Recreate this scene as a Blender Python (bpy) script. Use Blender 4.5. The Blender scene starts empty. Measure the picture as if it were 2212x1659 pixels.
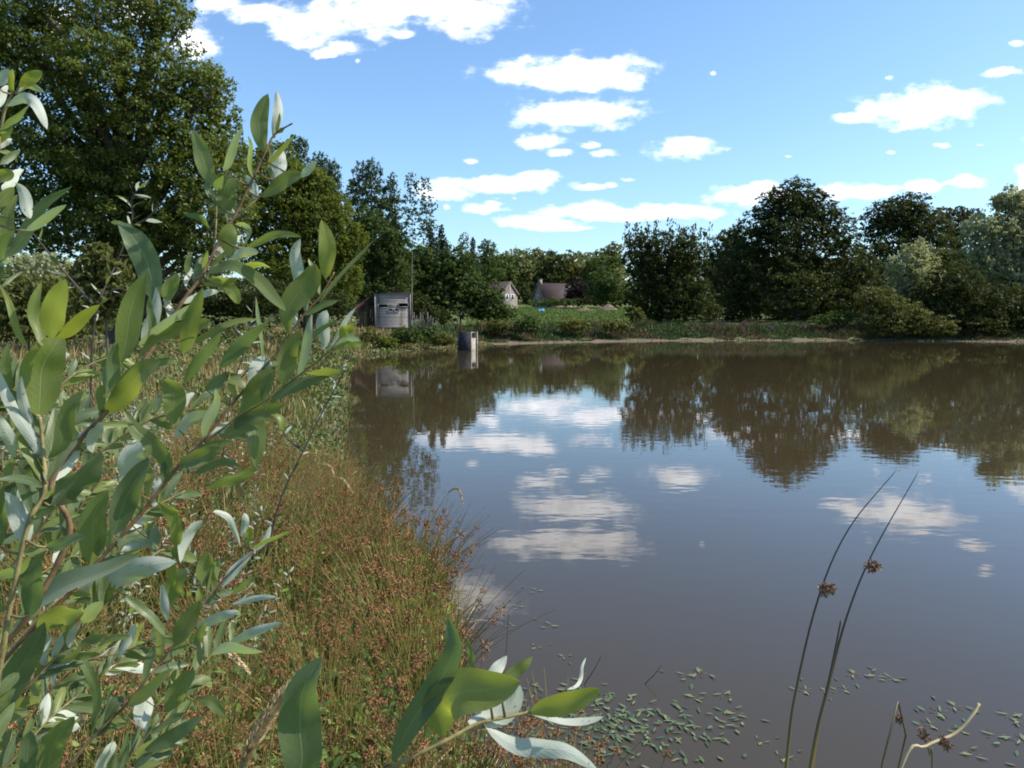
import bpy, math, random
import numpy as np
from mathutils import Vector
random.seed(7)
RNG = np.random.default_rng(7)
R = math.radians
scene = bpy.context.scene
COL = scene.collection

# ------------------------------------------------------------------ camera, world, sun
FP = 1620.0            # focal length in units of a 2212 x 1659 picture
CH = 2.4               # camera height above the pond
PITCH = R(5.22)
cam = bpy.data.cameras.new('camera'); cam.sensor_width = 36; cam.lens = 36 * FP / 2212
cam.clip_start = 0.02; cam.clip_end = 5000
camo = bpy.data.objects.new('camera', cam); COL.objects.link(camo)
camo.location = (0, 0, CH); camo.rotation_euler = (math.pi / 2 - PITCH, 0, 0)
scene.camera = camo

SUN_AZ, SUN_EL = R(91), R(45)        # azimuth from +Y towards +X
sun = bpy.data.lights.new('sun', 'SUN'); sun.energy = 5.0; sun.angle = R(0.5); sun.color = (1, 0.94, 0.84)
suno = bpy.data.objects.new('sun', sun); COL.objects.link(suno)
sd = Vector((math.sin(SUN_AZ) * math.cos(SUN_EL), math.cos(SUN_AZ) * math.cos(SUN_EL), math.sin(SUN_EL)))
suno.rotation_euler = sd.to_track_quat('Z', 'Y').to_euler()
suno.location = (20, 0, 40)

scene.view_settings.view_transform = 'Standard'; scene.view_settings.look = 'None'
scene.view_settings.exposure = 0.5; scene.view_settings.gamma = 1.0
scene.cycles.filter_width = 1.9; scene.cycles.max_bounces = 6; scene.cycles.diffuse_bounces = 3; scene.cycles.transmission_bounces = 4
scene.cycles.transparent_max_bounces = 4; scene.cycles.caustics_reflective = False; scene.cycles.caustics_refractive = False

def ray(px, py):
    xc = (px - 1106) / FP; yc = (829.5 - py) / FP
    return np.array((xc, math.cos(PITCH) + yc * math.sin(PITCH), -math.sin(PITCH) + yc * math.cos(PITCH)))
def at(px, py, Y):
    d = ray(px, py); s = Y / d[1]
    return np.array((d[0] * s, Y, CH + d[2] * s))
def ground_at(px, py, z=0.0):
    d = ray(px, py); s = (z - CH) / d[2]
    return d * s + np.array((0, 0, CH))

class NT:
    def __init__(s, tree): s.t = tree; s.n = tree.nodes; s.l = tree.links
    def add(s, typ, **kw):
        nd = s.n.new(typ)
        for k, v in kw.items():
            if k.startswith('i_'):
                key = k[2:]; key = int(key) if key.isdigit() else key.replace('_', ' ')
                if hasattr(v, 'is_output') : s.l.new(v, nd.inputs[key])
                else: nd.inputs[key].default_value = v
            else: setattr(nd, k, v)
        return nd
    def math(s, op, a, b=None, c=None, clamp=False):
        nd = s.n.new('ShaderNodeMath'); nd.operation = op; nd.use_clamp = clamp
        for i, v in enumerate((a, b, c)):
            if v is None: continue
            if hasattr(v, 'is_output'): s.l.new(v, nd.inputs[i])
            else: nd.inputs[i].default_value = v
        return nd.outputs[0]
    def vmath(s, op, a, b=None, c=None):
        nd = s.n.new('ShaderNodeVectorMath'); nd.operation = op
        for i, v in enumerate((a, b, c)):
            if v is None: continue
            if hasattr(v, 'is_output'): s.l.new(v, nd.inputs[i])
            else: nd.inputs[i].default_value = v
        return nd.outputs['Value'] if op in ('LENGTH', 'DOT_PRODUCT') else nd.outputs[0]
    def mix(s, f, a, b, blend='MIX'):
        nd = s.n.new('ShaderNodeMix'); nd.data_type = 'RGBA'; nd.blend_type = blend
        for i, v in ((0, f), (6, a), (7, b)):
            if hasattr(v, 'is_output'): s.l.new(v, nd.inputs[i])
            else: nd.inputs[i].default_value = (tuple(v) + (1,))[:4] if isinstance(v, tuple) else v
        return nd.outputs[2]
    def ramp(s, f, stops):
        nd = s.n.new('ShaderNodeValToRGB'); cr = nd.color_ramp
        while len(cr.elements) < len(stops): cr.elements.new(0.5)
        for e, (p, c) in zip(cr.elements, stops): e.position = p; e.color = (tuple(c) + (1,))[:4] if not isinstance(c, (int, float)) else (c, c, c, 1)
        s.l.new(f, nd.inputs[0]); return nd.outputs[0]
    def maprange(s, v, a, b, c=0.0, d=1.0, smooth=True):
        nd = s.n.new('ShaderNodeMapRange'); nd.interpolation_type = 'SMOOTHSTEP' if smooth else 'LINEAR'
        s.l.new(v, nd.inputs[0])
        for i, x in enumerate((a, b, c, d)): nd.inputs[i + 1].default_value = x
        return nd.outputs[0]

# clouds: position and half size in the sky, each a soft body broken up by noise
CLOUDS = [  # px, py, half width, half height, softness (adds to density)
 (470,5,70,26,-.15),(560,20,100,24,-.10),(640,70,60,26,.0),(655,92,46,13,-.05),(720,45,90,34,0),(810,28,120,40,.05),(930,12,130,34,.1),(1010,30,95,36,.12),(870,72,30,10,-.1),
 (740,104,46,15,-.0),(705,116,28,10,-.05),(772,130,10,8,-.2),(420,98,50,40,.1),(180,95,26,16,0),(120,45,40,30,0),(300,30,60,30,-.1),
 (1240,158,135,30,.2),(1120,163,80,17,.1),(1330,172,76,20,.1),(1250,245,112,26,.2),(1320,245,70,14,.1),(1195,248,60,20,.1),
 (1162,304,48,15,.05),(1215,331,36,11,-.05),(1277,312,28,8,-.05),(1308,331,26,9,-.05),
 (1475,319,70,19,.12),(1490,308,36,12,.1),
 (1975,240,100,30,.2),(2045,213,72,24,.2),(1850,254,52,12,.05),(1900,240,50,14,.05),(2162,158,38,10,0),(2036,316,28,7,-.1),(2115,313,15,5,-.15),(1925,330,14,5,-.2),(1702,338,18,4,-.25),(1018,347,20,9,-.25),(1915,170,20,7,-.3),(2195,95,20,9,-.2),(1540,160,14,8,-.3),
 (1075,398,135,15,.15),(1165,384,45,14,.15),(960,418,56,14,.1),(1265,403,50,8,0),(1320,400,20,7,0),(1358,388,25,6,-.15),
 (1050,452,62,10,-.05),(1070,441,26,9,0),(965,449,15,8,-.05),(1075,428,26,7,-.25),(1110,428,10,7,-.2),
 (1360,460,175,13,.18),(1290,452,60,15,.15),(1450,459,80,13,.1),(1200,462,50,9,-.1),(1160,480,75,15,.15),(1225,494,60,6,.05),
 (1610,424,62,19,.18),(1640,410,40,14,.1),(1700,430,60,20,.1),(1850,415,75,14,.12),(1800,408,40,12,.1),(1935,405,30,6,-.1),(1990,402,36,11,.08),(2095,393,42,13,.08),(2050,396,20,5,0),(2212,395,18,30,.1),(2310,300,70,30,.1),(2450,200,120,40,.1),
 (-250,200,200,60,.1),(-500,350,160,40,.1),(2700,420,160,30,.1),
]
world = bpy.data.worlds.new('World'); scene.world = world; world.use_nodes = True
w = NT(world.node_tree); w.n.clear()
sky = w.add('ShaderNodeTexSky', sky_type='NISHITA', sun_disc=False, sun_elevation=SUN_EL, sun_rotation=SUN_AZ,
            altitude=50, air_density=1.0, dust_density=0.9, ozone_density=3.0)
geo = w.add('ShaderNodeTexCoord')
sep = w.add('ShaderNodeSeparateXYZ', i_0=geo.outputs['Generated'])
ysafe = w.math('MAXIMUM', sep.outputs[1], 0.02)
u = w.math('DIVIDE', sep.outputs[0], ysafe); v = w.math('DIVIDE', sep.outputs[2], ysafe)
uv = w.add('ShaderNodeCombineXYZ', i_0=u, i_1=v).outputs[0]
ns = w.add('ShaderNodeTexNoise', i_Vector=w.vmath('MULTIPLY', uv, (9, 16, 1)), i_Scale=2.4, i_Detail=7.0, i_Roughness=0.58)
ns2 = w.add('ShaderNodeTexNoise', i_Vector=w.vmath('MULTIPLY_ADD', uv, (30, 55, 1), (3, 7, 0)), i_Scale=1.0, i_Detail=5.0, i_Roughness=0.62)
warp = w.vmath('MULTIPLY_ADD', ns2.outputs['Color'], (0.020, 0.010, 0), (-0.010, -0.005, 0))
uvw = w.vmath('ADD', uv, warp)
dmin = None
for (px, py, hw, hh, so) in CLOUDS:
    d = ray(px, py); cu, cv = d[0] / d[1], d[2] / d[1]
    du, dv = hw * 1.18 / FP, hh * 1.25 / FP
    q = w.vmath('MULTIPLY_ADD', uvw, (1 / du, 1 / dv, 0), (-cu / du, -cv / dv, 0))
    ln = w.math('SUBTRACT', w.vmath('LENGTH', q), so - (0.14 if hh < 9 else 0))
    dmin = ln if dmin is None else w.math('SMOOTH_MIN', dmin, ln, 0.12)
dens = w.math('ADD', w.math('SUBTRACT', 0.86, dmin), w.math('MULTIPLY', w.math('SUBTRACT', ns.outputs['Fac'], 0.5), 2.3))
alpha = w.maprange(dens, -0.15, 0.68)
alpha = w.math('MULTIPLY', alpha, w.maprange(sep.outputs[1], 0.02, 0.15))
core = w.maprange(dens, 0.2, 1.0)
ccol = w.mix(w.math('MULTIPLY', w.maprange(ns2.outputs['Fac'], 0.60, 0.35), 0.55), (13.0, 13.2, 14.0), (7.2, 7.5, 8.4))
skyc = w.mix(1.0, sky.outputs[0], (1.26, 1.46, 1.56), 'MULTIPLY')
skyf = w.mix(alpha, skyc, ccol)
bg = w.add('ShaderNodeBackground', i_Color=skyf, i_Strength=0.105)
wo = w.add('ShaderNodeOutputWorld', i_Surface=bg.outputs[0])
world.cycles.sampling_method = 'MANUAL'; world.cycles.sample_map_resolution = 512

# ------------------------------------------------------------------ helpers
def new_mat(name):
    m = bpy.data.materials.new(name); m.use_nodes = True
    nt = NT(m.node_tree); nt.n.clear()
    out = nt.add('ShaderNodeOutputMaterial')
    return m, nt, out
def mesh_np(name, V, F, mat=None, parent=None, smooth=False, col=None, tint=None):
    me = bpy.data.meshes.new(name)
    V = np.ascontiguousarray(V, dtype=np.float32); n = len(V)
    me.vertices.add(n); me.vertices.foreach_set('co', V.ravel())
    if isinstance(F, np.ndarray):
        k = F.shape[1]; m = len(F)
        me.loops.add(m * k); me.loops.foreach_set('vertex_index', F.astype(np.int32).ravel())
        me.polygons.add(m); me.polygons.foreach_set('loop_start', np.arange(0, m * k, k, dtype=np.int32))
        me.polygons.foreach_set('loop_total', np.full(m, k, dtype=np.int32))
    else:
        lens = np.array([len(f) for f in F], dtype=np.int32); flat = np.array([i for f in F for i in f], dtype=np.int32)
        me.loops.add(len(flat)); me.loops.foreach_set('vertex_index', flat)
        me.polygons.add(len(F)); st = np.concatenate(([0], np.cumsum(lens)[:-1])).astype(np.int32)
        me.polygons.foreach_set('loop_start', st); me.polygons.foreach_set('loop_total', lens)
    me.update(calc_edges=True)
    if col is not None:
        a = me.attributes.new('Col', 'FLOAT_COLOR', 'POINT')
        c = np.ones((n, 4), dtype=np.float32); c[:, :3] = col; a.data.foreach_set('color', c.ravel())
    if tint is not None:
        a = me.attributes.new('tint', 'FLOAT', 'POINT'); a.data.foreach_set('value', np.ascontiguousarray(tint, dtype=np.float32))
    if smooth: me.polygons.foreach_set('use_smooth', np.ones(len(me.polygons), dtype=bool))
    if mat is not None:
        for mm in (mat if isinstance(mat, (list, tuple)) else [mat]): me.materials.append(mm)
    o = bpy.data.objects.new(name, me); COL.objects.link(o)
    if parent is not None: o.parent = parent
    return o
def thing(name, label, cat, loc=(0, 0, 0), rotz=0, group=None):
    o = bpy.data.objects.new(name, None); COL.objects.link(o); o.empty_display_size = 0.2
    o.location = loc; o.rotation_euler = (0, 0, rotz); tag(o, label, cat, group); return o
def tag(o, label=None, cat=None, group=None, kind=None):
    if label: o['label'] = label
    if cat: o['category'] = cat
    if group: o['group'] = group
    if kind: o['kind'] = kind
    return o
def unit(a): return a / (np.linalg.norm(a, axis=-1, keepdims=True) + 1e-9)
def randunit(n, rng=RNG): return unit(rng.normal(size=(n, 3)))

class MB:
    """collects simple solids, then links them as one mesh"""
    def __init__(s): s.V = []; s.F = []
    def add(s, V, F):
        o = len(s.V); s.V += [tuple(p) for p in V]; s.F += [tuple(i + o for i in f) for f in F]
    def box(s, x0, x1, y0, y1, z0, z1, M=None):
        P = [(x, y, z) for z in (z0, z1) for y in (y0, y1) for x in (x0, x1)]
        if M is not None: P = [M(p) for p in P]
        s.add(P, [(0, 2, 3, 1), (4, 5, 7, 6), (0, 1, 5, 4), (2, 6, 7, 3), (0, 4, 6, 2), (1, 3, 7, 5)])
    def tube(s, pts, rad, seg=8, cap=True):
        pts = np.array(pts, float); n = len(pts)
        rad = np.broadcast_to(np.array(rad, float), (n,))
        T = np.gradient(pts, axis=0); T = unit(T)
        ref = np.array((0.31, 0.17, 0.93)) if abs(T[0][2]) < 0.85 else np.array((0.9, 0.3, 0.1))
        base = len(s.V); A = unit(np.cross(T[0], ref))
        for i in range(n):
            A = A - T[i] * np.dot(A, T[i]); A = A / (np.linalg.norm(A) + 1e-9); B = np.cross(T[i], A)
            for k in range(seg):
                a = 2 * math.pi * k / seg
                s.V.append(tuple(pts[i] + rad[i] * (math.cos(a) * A + math.sin(a) * B)))
        for i in range(n - 1):
            for k in range(seg):
                a = base + i * seg + k; b = base + i * seg + (k + 1) % seg
                s.F.append((a, b, b + seg, a + seg))
        if cap:
            s.F.append(tuple(base + k for k in range(seg))[::-1]); s.F.append(tuple(base + (n - 1) * seg + k for k in range(seg)))
    def ellipsoid(s, c, r, seg=7, rings=5, jit=0.0):
        base = len(s.V); c = np.array(c)
        r = np.broadcast_to(np.array(r, float), (3,))
        for i in range(1, rings):
            th = math.pi * i / rings
            for k in range(seg):
                ph = 2 * math.pi * k / seg; j = 1 + random.uniform(-jit, jit)
                s.V.append(tuple(c + r * j * np.array((math.sin(th) * math.cos(ph), math.sin(th) * math.sin(ph), math.cos(th)))))
        t = len(s.V); s.V.append(tuple(c + r * np.array((0, 0, 1)))); s.V.append(tuple(c - r * np.array((0, 0, 1))))
        for i in range(rings - 2):
            for k in range(seg):
                a = base + i * seg + k; b = base + i * seg + (k + 1) % seg
                s.F.append((a, a + seg, b + seg, b))
        for k in range(seg):
            s.F.append((t, base + k, base + (k + 1) % seg)); q = base + (rings - 2) * seg
            s.F.append((t + 1, q + (k + 1) % seg, q + k))
    def build(s, name, mat, parent=None, smooth=False):
        return mesh_np(name, np.array(s.V), s.F, mat, parent, smooth)

def spline(pts, n):
    """Catmull-Rom resample"""
    P = np.array(pts, float)
    if len(P) == 2: t = np.linspace(0, 1, n)[:, None]; return P[0] * (1 - t) + P[1] * t
    Q = np.vstack((2 * P[0] - P[1], P, 2 * P[-1] - P[-2])); out = []
    m = len(P) - 1
    for s in np.linspace(0, m - 1e-6, n):
        i = int(s); t = s - i; p0, p1, p2, p3 = Q[i], Q[i + 1], Q[i + 2], Q[i + 3]
        out.append(0.5 * ((2 * p1) + (-p0 + p2) * t + (2 * p0 - 5 * p1 + 4 * p2 - p3) * t * t + (-p0 + 3 * p1 - 3 * p2 + p3) * t ** 3))
    return np.array(out)

def ribbons(P0, T, S, L, W, bend=0.0, grav=0.0, prof=(0.5, 1, 0.7, 0.08), twist=0.0):
    """N small leaf or blade strips, rows = len(prof); returns V, F"""
    n = len(P0); k = len(prof)
    T = unit(T); S = unit(S - T * np.sum(S * T, axis=1, keepdims=True)); N = np.cross(S, T)
    L = np.broadcast_to(L, (n,))[:, None]; W = np.broadcast_to(W, (n,))[:, None]
    bend = np.broadcast_to(bend, (n,))[:, None]; grav = np.broadcast_to(grav, (n,))[:, None]; twist = np.broadcast_to(twist, (n,))[:, None]
    V = np.empty((n, k, 2, 3))
    for i, pw in enumerate(prof):
        t = i / (k - 1)
        c = P0 + T * L * t + N * bend * L * t * t; c[:, 2:3] -= grav * L * t * t
        s2 = S * np.cos(twist * t) + N * np.sin(twist * t)
        V[:, i, 0] = c - s2 * W * pw * 0.5; V[:, i, 1] = c + s2 * W * pw * 0.5
    b = (np.arange(n) * k * 2)[:, None, None]
    i = (np.arange(k - 1) * 2)[None, :, None]
    F = b + i + np.array((0, 1, 3, 2))[None, None, :]
    return V.reshape(-1, 3), F.reshape(-1, 4)

# ------------------------------------------------------------------ materials
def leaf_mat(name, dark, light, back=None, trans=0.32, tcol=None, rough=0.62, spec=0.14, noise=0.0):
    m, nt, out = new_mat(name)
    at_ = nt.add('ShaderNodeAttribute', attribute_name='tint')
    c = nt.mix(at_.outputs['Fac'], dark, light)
    if noise:
        tc = nt.add('ShaderNodeTexCoord'); nz = nt.add('ShaderNodeTexNoise', i_Vector=tc.outputs['Object'], i_Scale=noise, i_Detail=3.0)
        c = nt.mix(nt.maprange(nz.outputs['Fac'], 0.35, 0.7, 0.0, 0.55), c, tuple(x * 0.45 for x in dark))
    cf = c
    if back is not None:
        g = nt.add('ShaderNodeNewGeometry'); cf = nt.mix(g.outputs['Backfacing'], c, back)
    p = nt.add('ShaderNodeBsdfPrincipled', i_Base_Color=cf, i_Roughness=rough); p.inputs['Specular IOR Level'].default_value = spec
    if tcol is None: tcol = tuple(min(1, x * k) for x, k in zip(light, (2.1, 2.0, 1.0)))
    t = nt.add('ShaderNodeBsdfTranslucent', i_Color=nt.mix(0.75, c, tcol))
    mx = nt.add('ShaderNodeMixShader', i_0=trans, i_1=p.outputs[0], i_2=t.outputs[0])
    nt.l.new(mx.outputs[0], out.inputs[0]); return m
def col_mat(name, trans=0.25, rough=0.6, spec=0.25):
    m, nt, out = new_mat(name)
    a = nt.add('ShaderNodeAttribute', attribute_name='Col')
    p = nt.add('ShaderNodeBsdfPrincipled', i_Base_Color=a.outputs['Color'], i_Roughness=rough); p.inputs['Specular IOR Level'].default_value = spec
    t = nt.add('ShaderNodeBsdfTranslucent', i_Color=a.outputs['Color'])
    mx = nt.add('ShaderNodeMixShader', i_0=trans, i_1=p.outputs[0], i_2=t.outputs[0])
    nt.l.new(mx.outputs[0], out.inputs[0]); return m
def solid_mat(name, c1, c2, scale=6.0, rough=0.8, stretch=(1, 1, 1), bump=0.0, detail=5.0, lo=0.35, hi=0.65):
    m, nt, out = new_mat(name)
    tc = nt.add('ShaderNodeTexCoord')
    nz = nt.add('ShaderNodeTexNoise', i_Vector=nt.vmath('MULTIPLY', tc.outputs['Object'], stretch), i_Scale=scale, i_Detail=detail, i_Roughness=0.65)
    c = nt.mix(nt.maprange(nz.outputs['Fac'], lo, hi), c1, c2)
    p = nt.add('ShaderNodeBsdfPrincipled', i_Base_Color=c, i_Roughness=rough); p.inputs['Specular IOR Level'].default_value = 0.3
    if bump:
        b = nt.add('ShaderNodeBump', i_Strength=bump, i_Distance=0.02, i_Height=nz.outputs['Fac']); nt.l.new(b.outputs[0], p.inputs['Normal'])
    nt.l.new(p.outputs[0], out.inputs[0]); return m

M_bark = solid_mat('bark', (0.055, 0.042, 0.03), (0.13, 0.105, 0.08), 9, 0.9, (1, 1, 0.25), 0.6)
M_bark_pale = solid_mat('pale_bark', (0.13, 0.125, 0.115), (0.28, 0.27, 0.25), 5, 0.8, (1, 1, 0.6), 0.3)
M_grass = col_mat('grass_blades')
M_twig = solid_mat('twig', (0.14, 0.11, 0.045), (0.27, 0.22, 0.09), 60, 0.55)
M_twig_red = solid_mat('red_twig', (0.10, 0.055, 0.03), (0.20, 0.13, 0.065), 60, 0.5)
M_twig_dark = solid_mat('dark_twig', (0.035, 0.028, 0.022), (0.08, 0.06, 0.045), 60, 0.6)

# ------------------------------------------------------------------ terrain
SHORE = np.array([(14, 1.5), (5, 1.7), (1.2, 2.3), (0.1, 3.1), (-0.42, 4.2), (-0.42, 5.5), (-0.85, 6.9), (-1.9, 8.8), (-2.75, 12.0), (-4.3, 19.5),
    (-6.6, 30), (-8.6, 41), (-8.6, 46), (-6.9, 51), (-4.6, 57), (-0.4, 63), (6, 67), (13, 70.5), (24, 71.5), (34, 71), (47, 67.5), (62, 60), (75, 46), (74, 26), (55, 9), (30, 2.5)])
def sdist(x, y):
    """signed distance to the shore, positive on land"""
    x = np.asarray(x, float).ravel(); y = np.asarray(y, float).ravel()
    dm = np.full(x.shape, 1e9); inside = np.zeros(x.shape, bool); n = len(SHORE)
    for i in range(n):
        ax, ay = SHORE[i]; bx, by = SHORE[(i + 1) % n]; ex, ey = bx - ax, by - ay
        t = np.clip(((x - ax) * ex + (y - ay) * ey) / (ex * ex + ey * ey), 0, 1)
        dm = np.minimum(dm, np.hypot(x - ax - t * ex, y - ay - t * ey))
        c = ((ay > y) != (by > y)) & (x < ex * (y - ay) / (ey if ey != 0 else 1e-9) + ax); inside ^= c
    return np.where(inside, -dm, dm)
def height(x, y):
    x = np.asarray(x, float).ravel(); y = np.asarray(y, float).ravel()
    d = sdist(x, y)
    d = d + 0.12 * np.sin(x * 2.1 + y * 0.7) * np.minimum(1, np.abs(d)) + 0.25 * np.sin(x * 0.31 + 1.3) * np.sin(y * 0.43) * np.minimum(1, np.abs(d) / 3)
    zf = np.interp(d, (-8, -3, -0.8, 0, 0.8, 2.2, 4, 7, 14), (-1.6, -0.9, -0.2, 0, 0.07, 0.2, 0.7, 1.05, 1.25))
    zn = np.interp(d, (-8, -2, -0.5, 0, 0.3, 0.9, 1.8, 4, 12), (-1.6, -0.7, -0.15, 0, 0.10, 0.32, 0.72, 0.85, 1.1))
    k = np.clip((y - 12) / 20, 0, 1)
    z = zn * (1 - k) + zf * k
    z = z + np.where(d > 0, np.clip(y - 78, 0, 130) * 0.027 * np.clip(d / 8, 0, 1), 0)
    z = z + np.where(d > 0, np.clip(y - 208, 0, 500) * 0.06, 0)
    z = z + np.where(d > 1, 0.05 * np.sin(x * 0.9 + 0.3 * y) * np.sin(y * 0.7), 0)
    return z
def gz(x, y): return float(height([x], [y])[0])

def axis_coords(neg, pos, near, s0, g):
    out = [0.0]; v = 0; s = s0
    while v < pos: s = s0 if v < near else s * g; v += s; out.append(v)
    v = 0; s = s0; o2 = []
    while v > neg: s = s0 if v > -near else s * g; v -= s; o2.append(v)
    return np.array(sorted(o2) + out)
xs = axis_coords(-900, 900, 9, 0.22, 1.06); ys = axis_coords(-200, 1500, 14, 0.22, 1.035)
X, Yg = np.meshgrid(xs, ys); Z = height(X, Yg).reshape(X.shape)
V = np.stack((X.ravel(), Yg.ravel(), Z.ravel()), 1); nx = len(xs); ny = len(ys)
ii, jj = np.meshgrid(np.arange(nx - 1), np.arange(ny - 1)); a = (jj * nx + ii).ravel()
m, nt, out = new_mat('bank_soil')
tc = nt.add('ShaderNodeTexCoord'); pos = tc.outputs['Object']
n1 = nt.add('ShaderNodeTexNoise', i_Vector=pos, i_Scale=0.35, i_Detail=8.0, i_Roughness=0.7)
n2 = nt.add('ShaderNodeTexNoise', i_Vector=pos, i_Scale=7.0, i_Detail=6.0, i_Roughness=0.7)
sp = nt.add('ShaderNodeSeparateXYZ', i_0=pos)
green = nt.mix(nt.maprange(n1.outputs['Fac'], 0.35, 0.65), (0.050, 0.085, 0.022), (0.10, 0.125, 0.04))
green = nt.mix(nt.math('MULTIPLY', nt.maprange(n2.outputs['Fac'], 0.4, 0.7), 0.6), green, (0.16, 0.12, 0.06))
mud = nt.mix(nt.maprange(n2.outputs['Fac'], 0.3, 0.7), (0.07, 0.052, 0.035), (0.21, 0.17, 0.12))
zz = nt.math('ADD', sp.outputs[2], nt.math('MULTIPLY', nt.math('SUBTRACT', n2.outputs['Fac'], 0.5), 0.25))
c = nt.mix(nt.maprange(zz, 0.10, 0.30), mud, green)
p = nt.add('ShaderNodeBsdfPrincipled', i_Base_Color=c, i_Roughness=0.95); p.inputs['Specular IOR Level'].default_value = 0.1
b = nt.add('ShaderNodeBump', i_Strength=0.8, i_Distance=0.05, i_Height=n2.outputs['Fac']); nt.l.new(b.outputs[0], p.inputs['Normal'])
nt.l.new(p.outputs[0], out.inputs[0])
tag(mesh_np('ground', V, np.stack((a, a + 1, a + nx + 1, a + nx), 1), m, smooth=True), kind='structure')

# water
m, nt, out = new_mat('pond_water')
tc = nt.add('ShaderNodeTexCoord'); pos = tc.outputs['Object']
r1 = nt.add('ShaderNodeTexNoise', i_Vector=nt.vmath('MULTIPLY', pos, (1.0, 1.9, 1)), i_Scale=2.2, i_Detail=2.0, i_Roughness=0.45)
r2 = nt.add('ShaderNodeTexNoise', i_Vector=nt.vmath('MULTIPLY', pos, (0.5, 1.0, 1)), i_Scale=0.6, i_Detail=2.0, i_Roughness=0.5)
patch = nt.add('ShaderNodeTexNoise', i_Vector=pos, i_Scale=0.09, i_Detail=2.0)
hgt = nt.math('ADD', nt.math('MULTIPLY', r1.outputs['Fac'], nt.maprange(patch.outputs['Fac'], 0.35, 0.65, 0.35, 1.1)), nt.math('MULTIPLY', r2.outputs['Fac'], 1.2))
bmp = nt.add('ShaderNodeBump', i_Strength=1.0, i_Distance=0.0016, i_Height=hgt)
p = nt.add('ShaderNodeBsdfPrincipled', i_Base_Color=(0.050, 0.037, 0.019, 1), i_Roughness=0.015, i_IOR=1.42)
p.inputs['Specular IOR Level'].default_value = 0.5
nt.l.new(bmp.outputs[0], p.inputs['Normal']); nt.l.new(p.outputs[0], out.inputs[0])
wv = [(x, y, 0.0) for y in np.linspace(-5, 90, 12) for x in np.linspace(-40, 110, 14)]
wf = np.array([(j * 14 + i, j * 14 + i + 1, (j + 1) * 14 + i + 1, (j + 1) * 14 + i) for j in range(11) for i in range(13)])
tag(mesh_np('pond_water', np.array(wv), wf, m), kind='structure')

# ------------------------------------------------------------------ trees
M_oak = leaf_mat('oak_leaves', (0.042, 0.068, 0.010), (0.135, 0.165, 0.030), trans=0.34, spec=0.3, rough=0.5)
M_maple = leaf_mat('maple_leaves', (0.050, 0.078, 0.012), (0.140, 0.165, 0.030), trans=0.34)
M_poplar = leaf_mat('poplar_leaves', (0.030, 0.055, 0.025), (0.075, 0.110, 0.055), trans=0.25)
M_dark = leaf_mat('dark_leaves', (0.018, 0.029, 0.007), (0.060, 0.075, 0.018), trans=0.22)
M_mid = leaf_mat('mid_green_leaves', (0.026, 0.050, 0.012), (0.080, 0.115, 0.028), trans=0.25)
M_conifer = leaf_mat('conifer_needles', (0.018, 0.034, 0.014), (0.045, 0.070, 0.030), trans=0.15)
M_silver = leaf_mat('silver_willow_leaves', (0.13, 0.15, 0.08), (0.36, 0.38, 0.24), trans=0.3)
M_olive = leaf_mat('olive_leaves', (0.055, 0.068, 0.018), (0.135, 0.140, 0.045), trans=0.3)
M_copper = leaf_mat('copper_leaves', (0.014, 0.010, 0.011), (0.034, 0.022, 0.020), trans=0.2)
M_farwood = leaf_mat('far_wood_leaves', (0.045, 0.070, 0.028), (0.17, 0.185, 0.07), trans=0.25)

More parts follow.
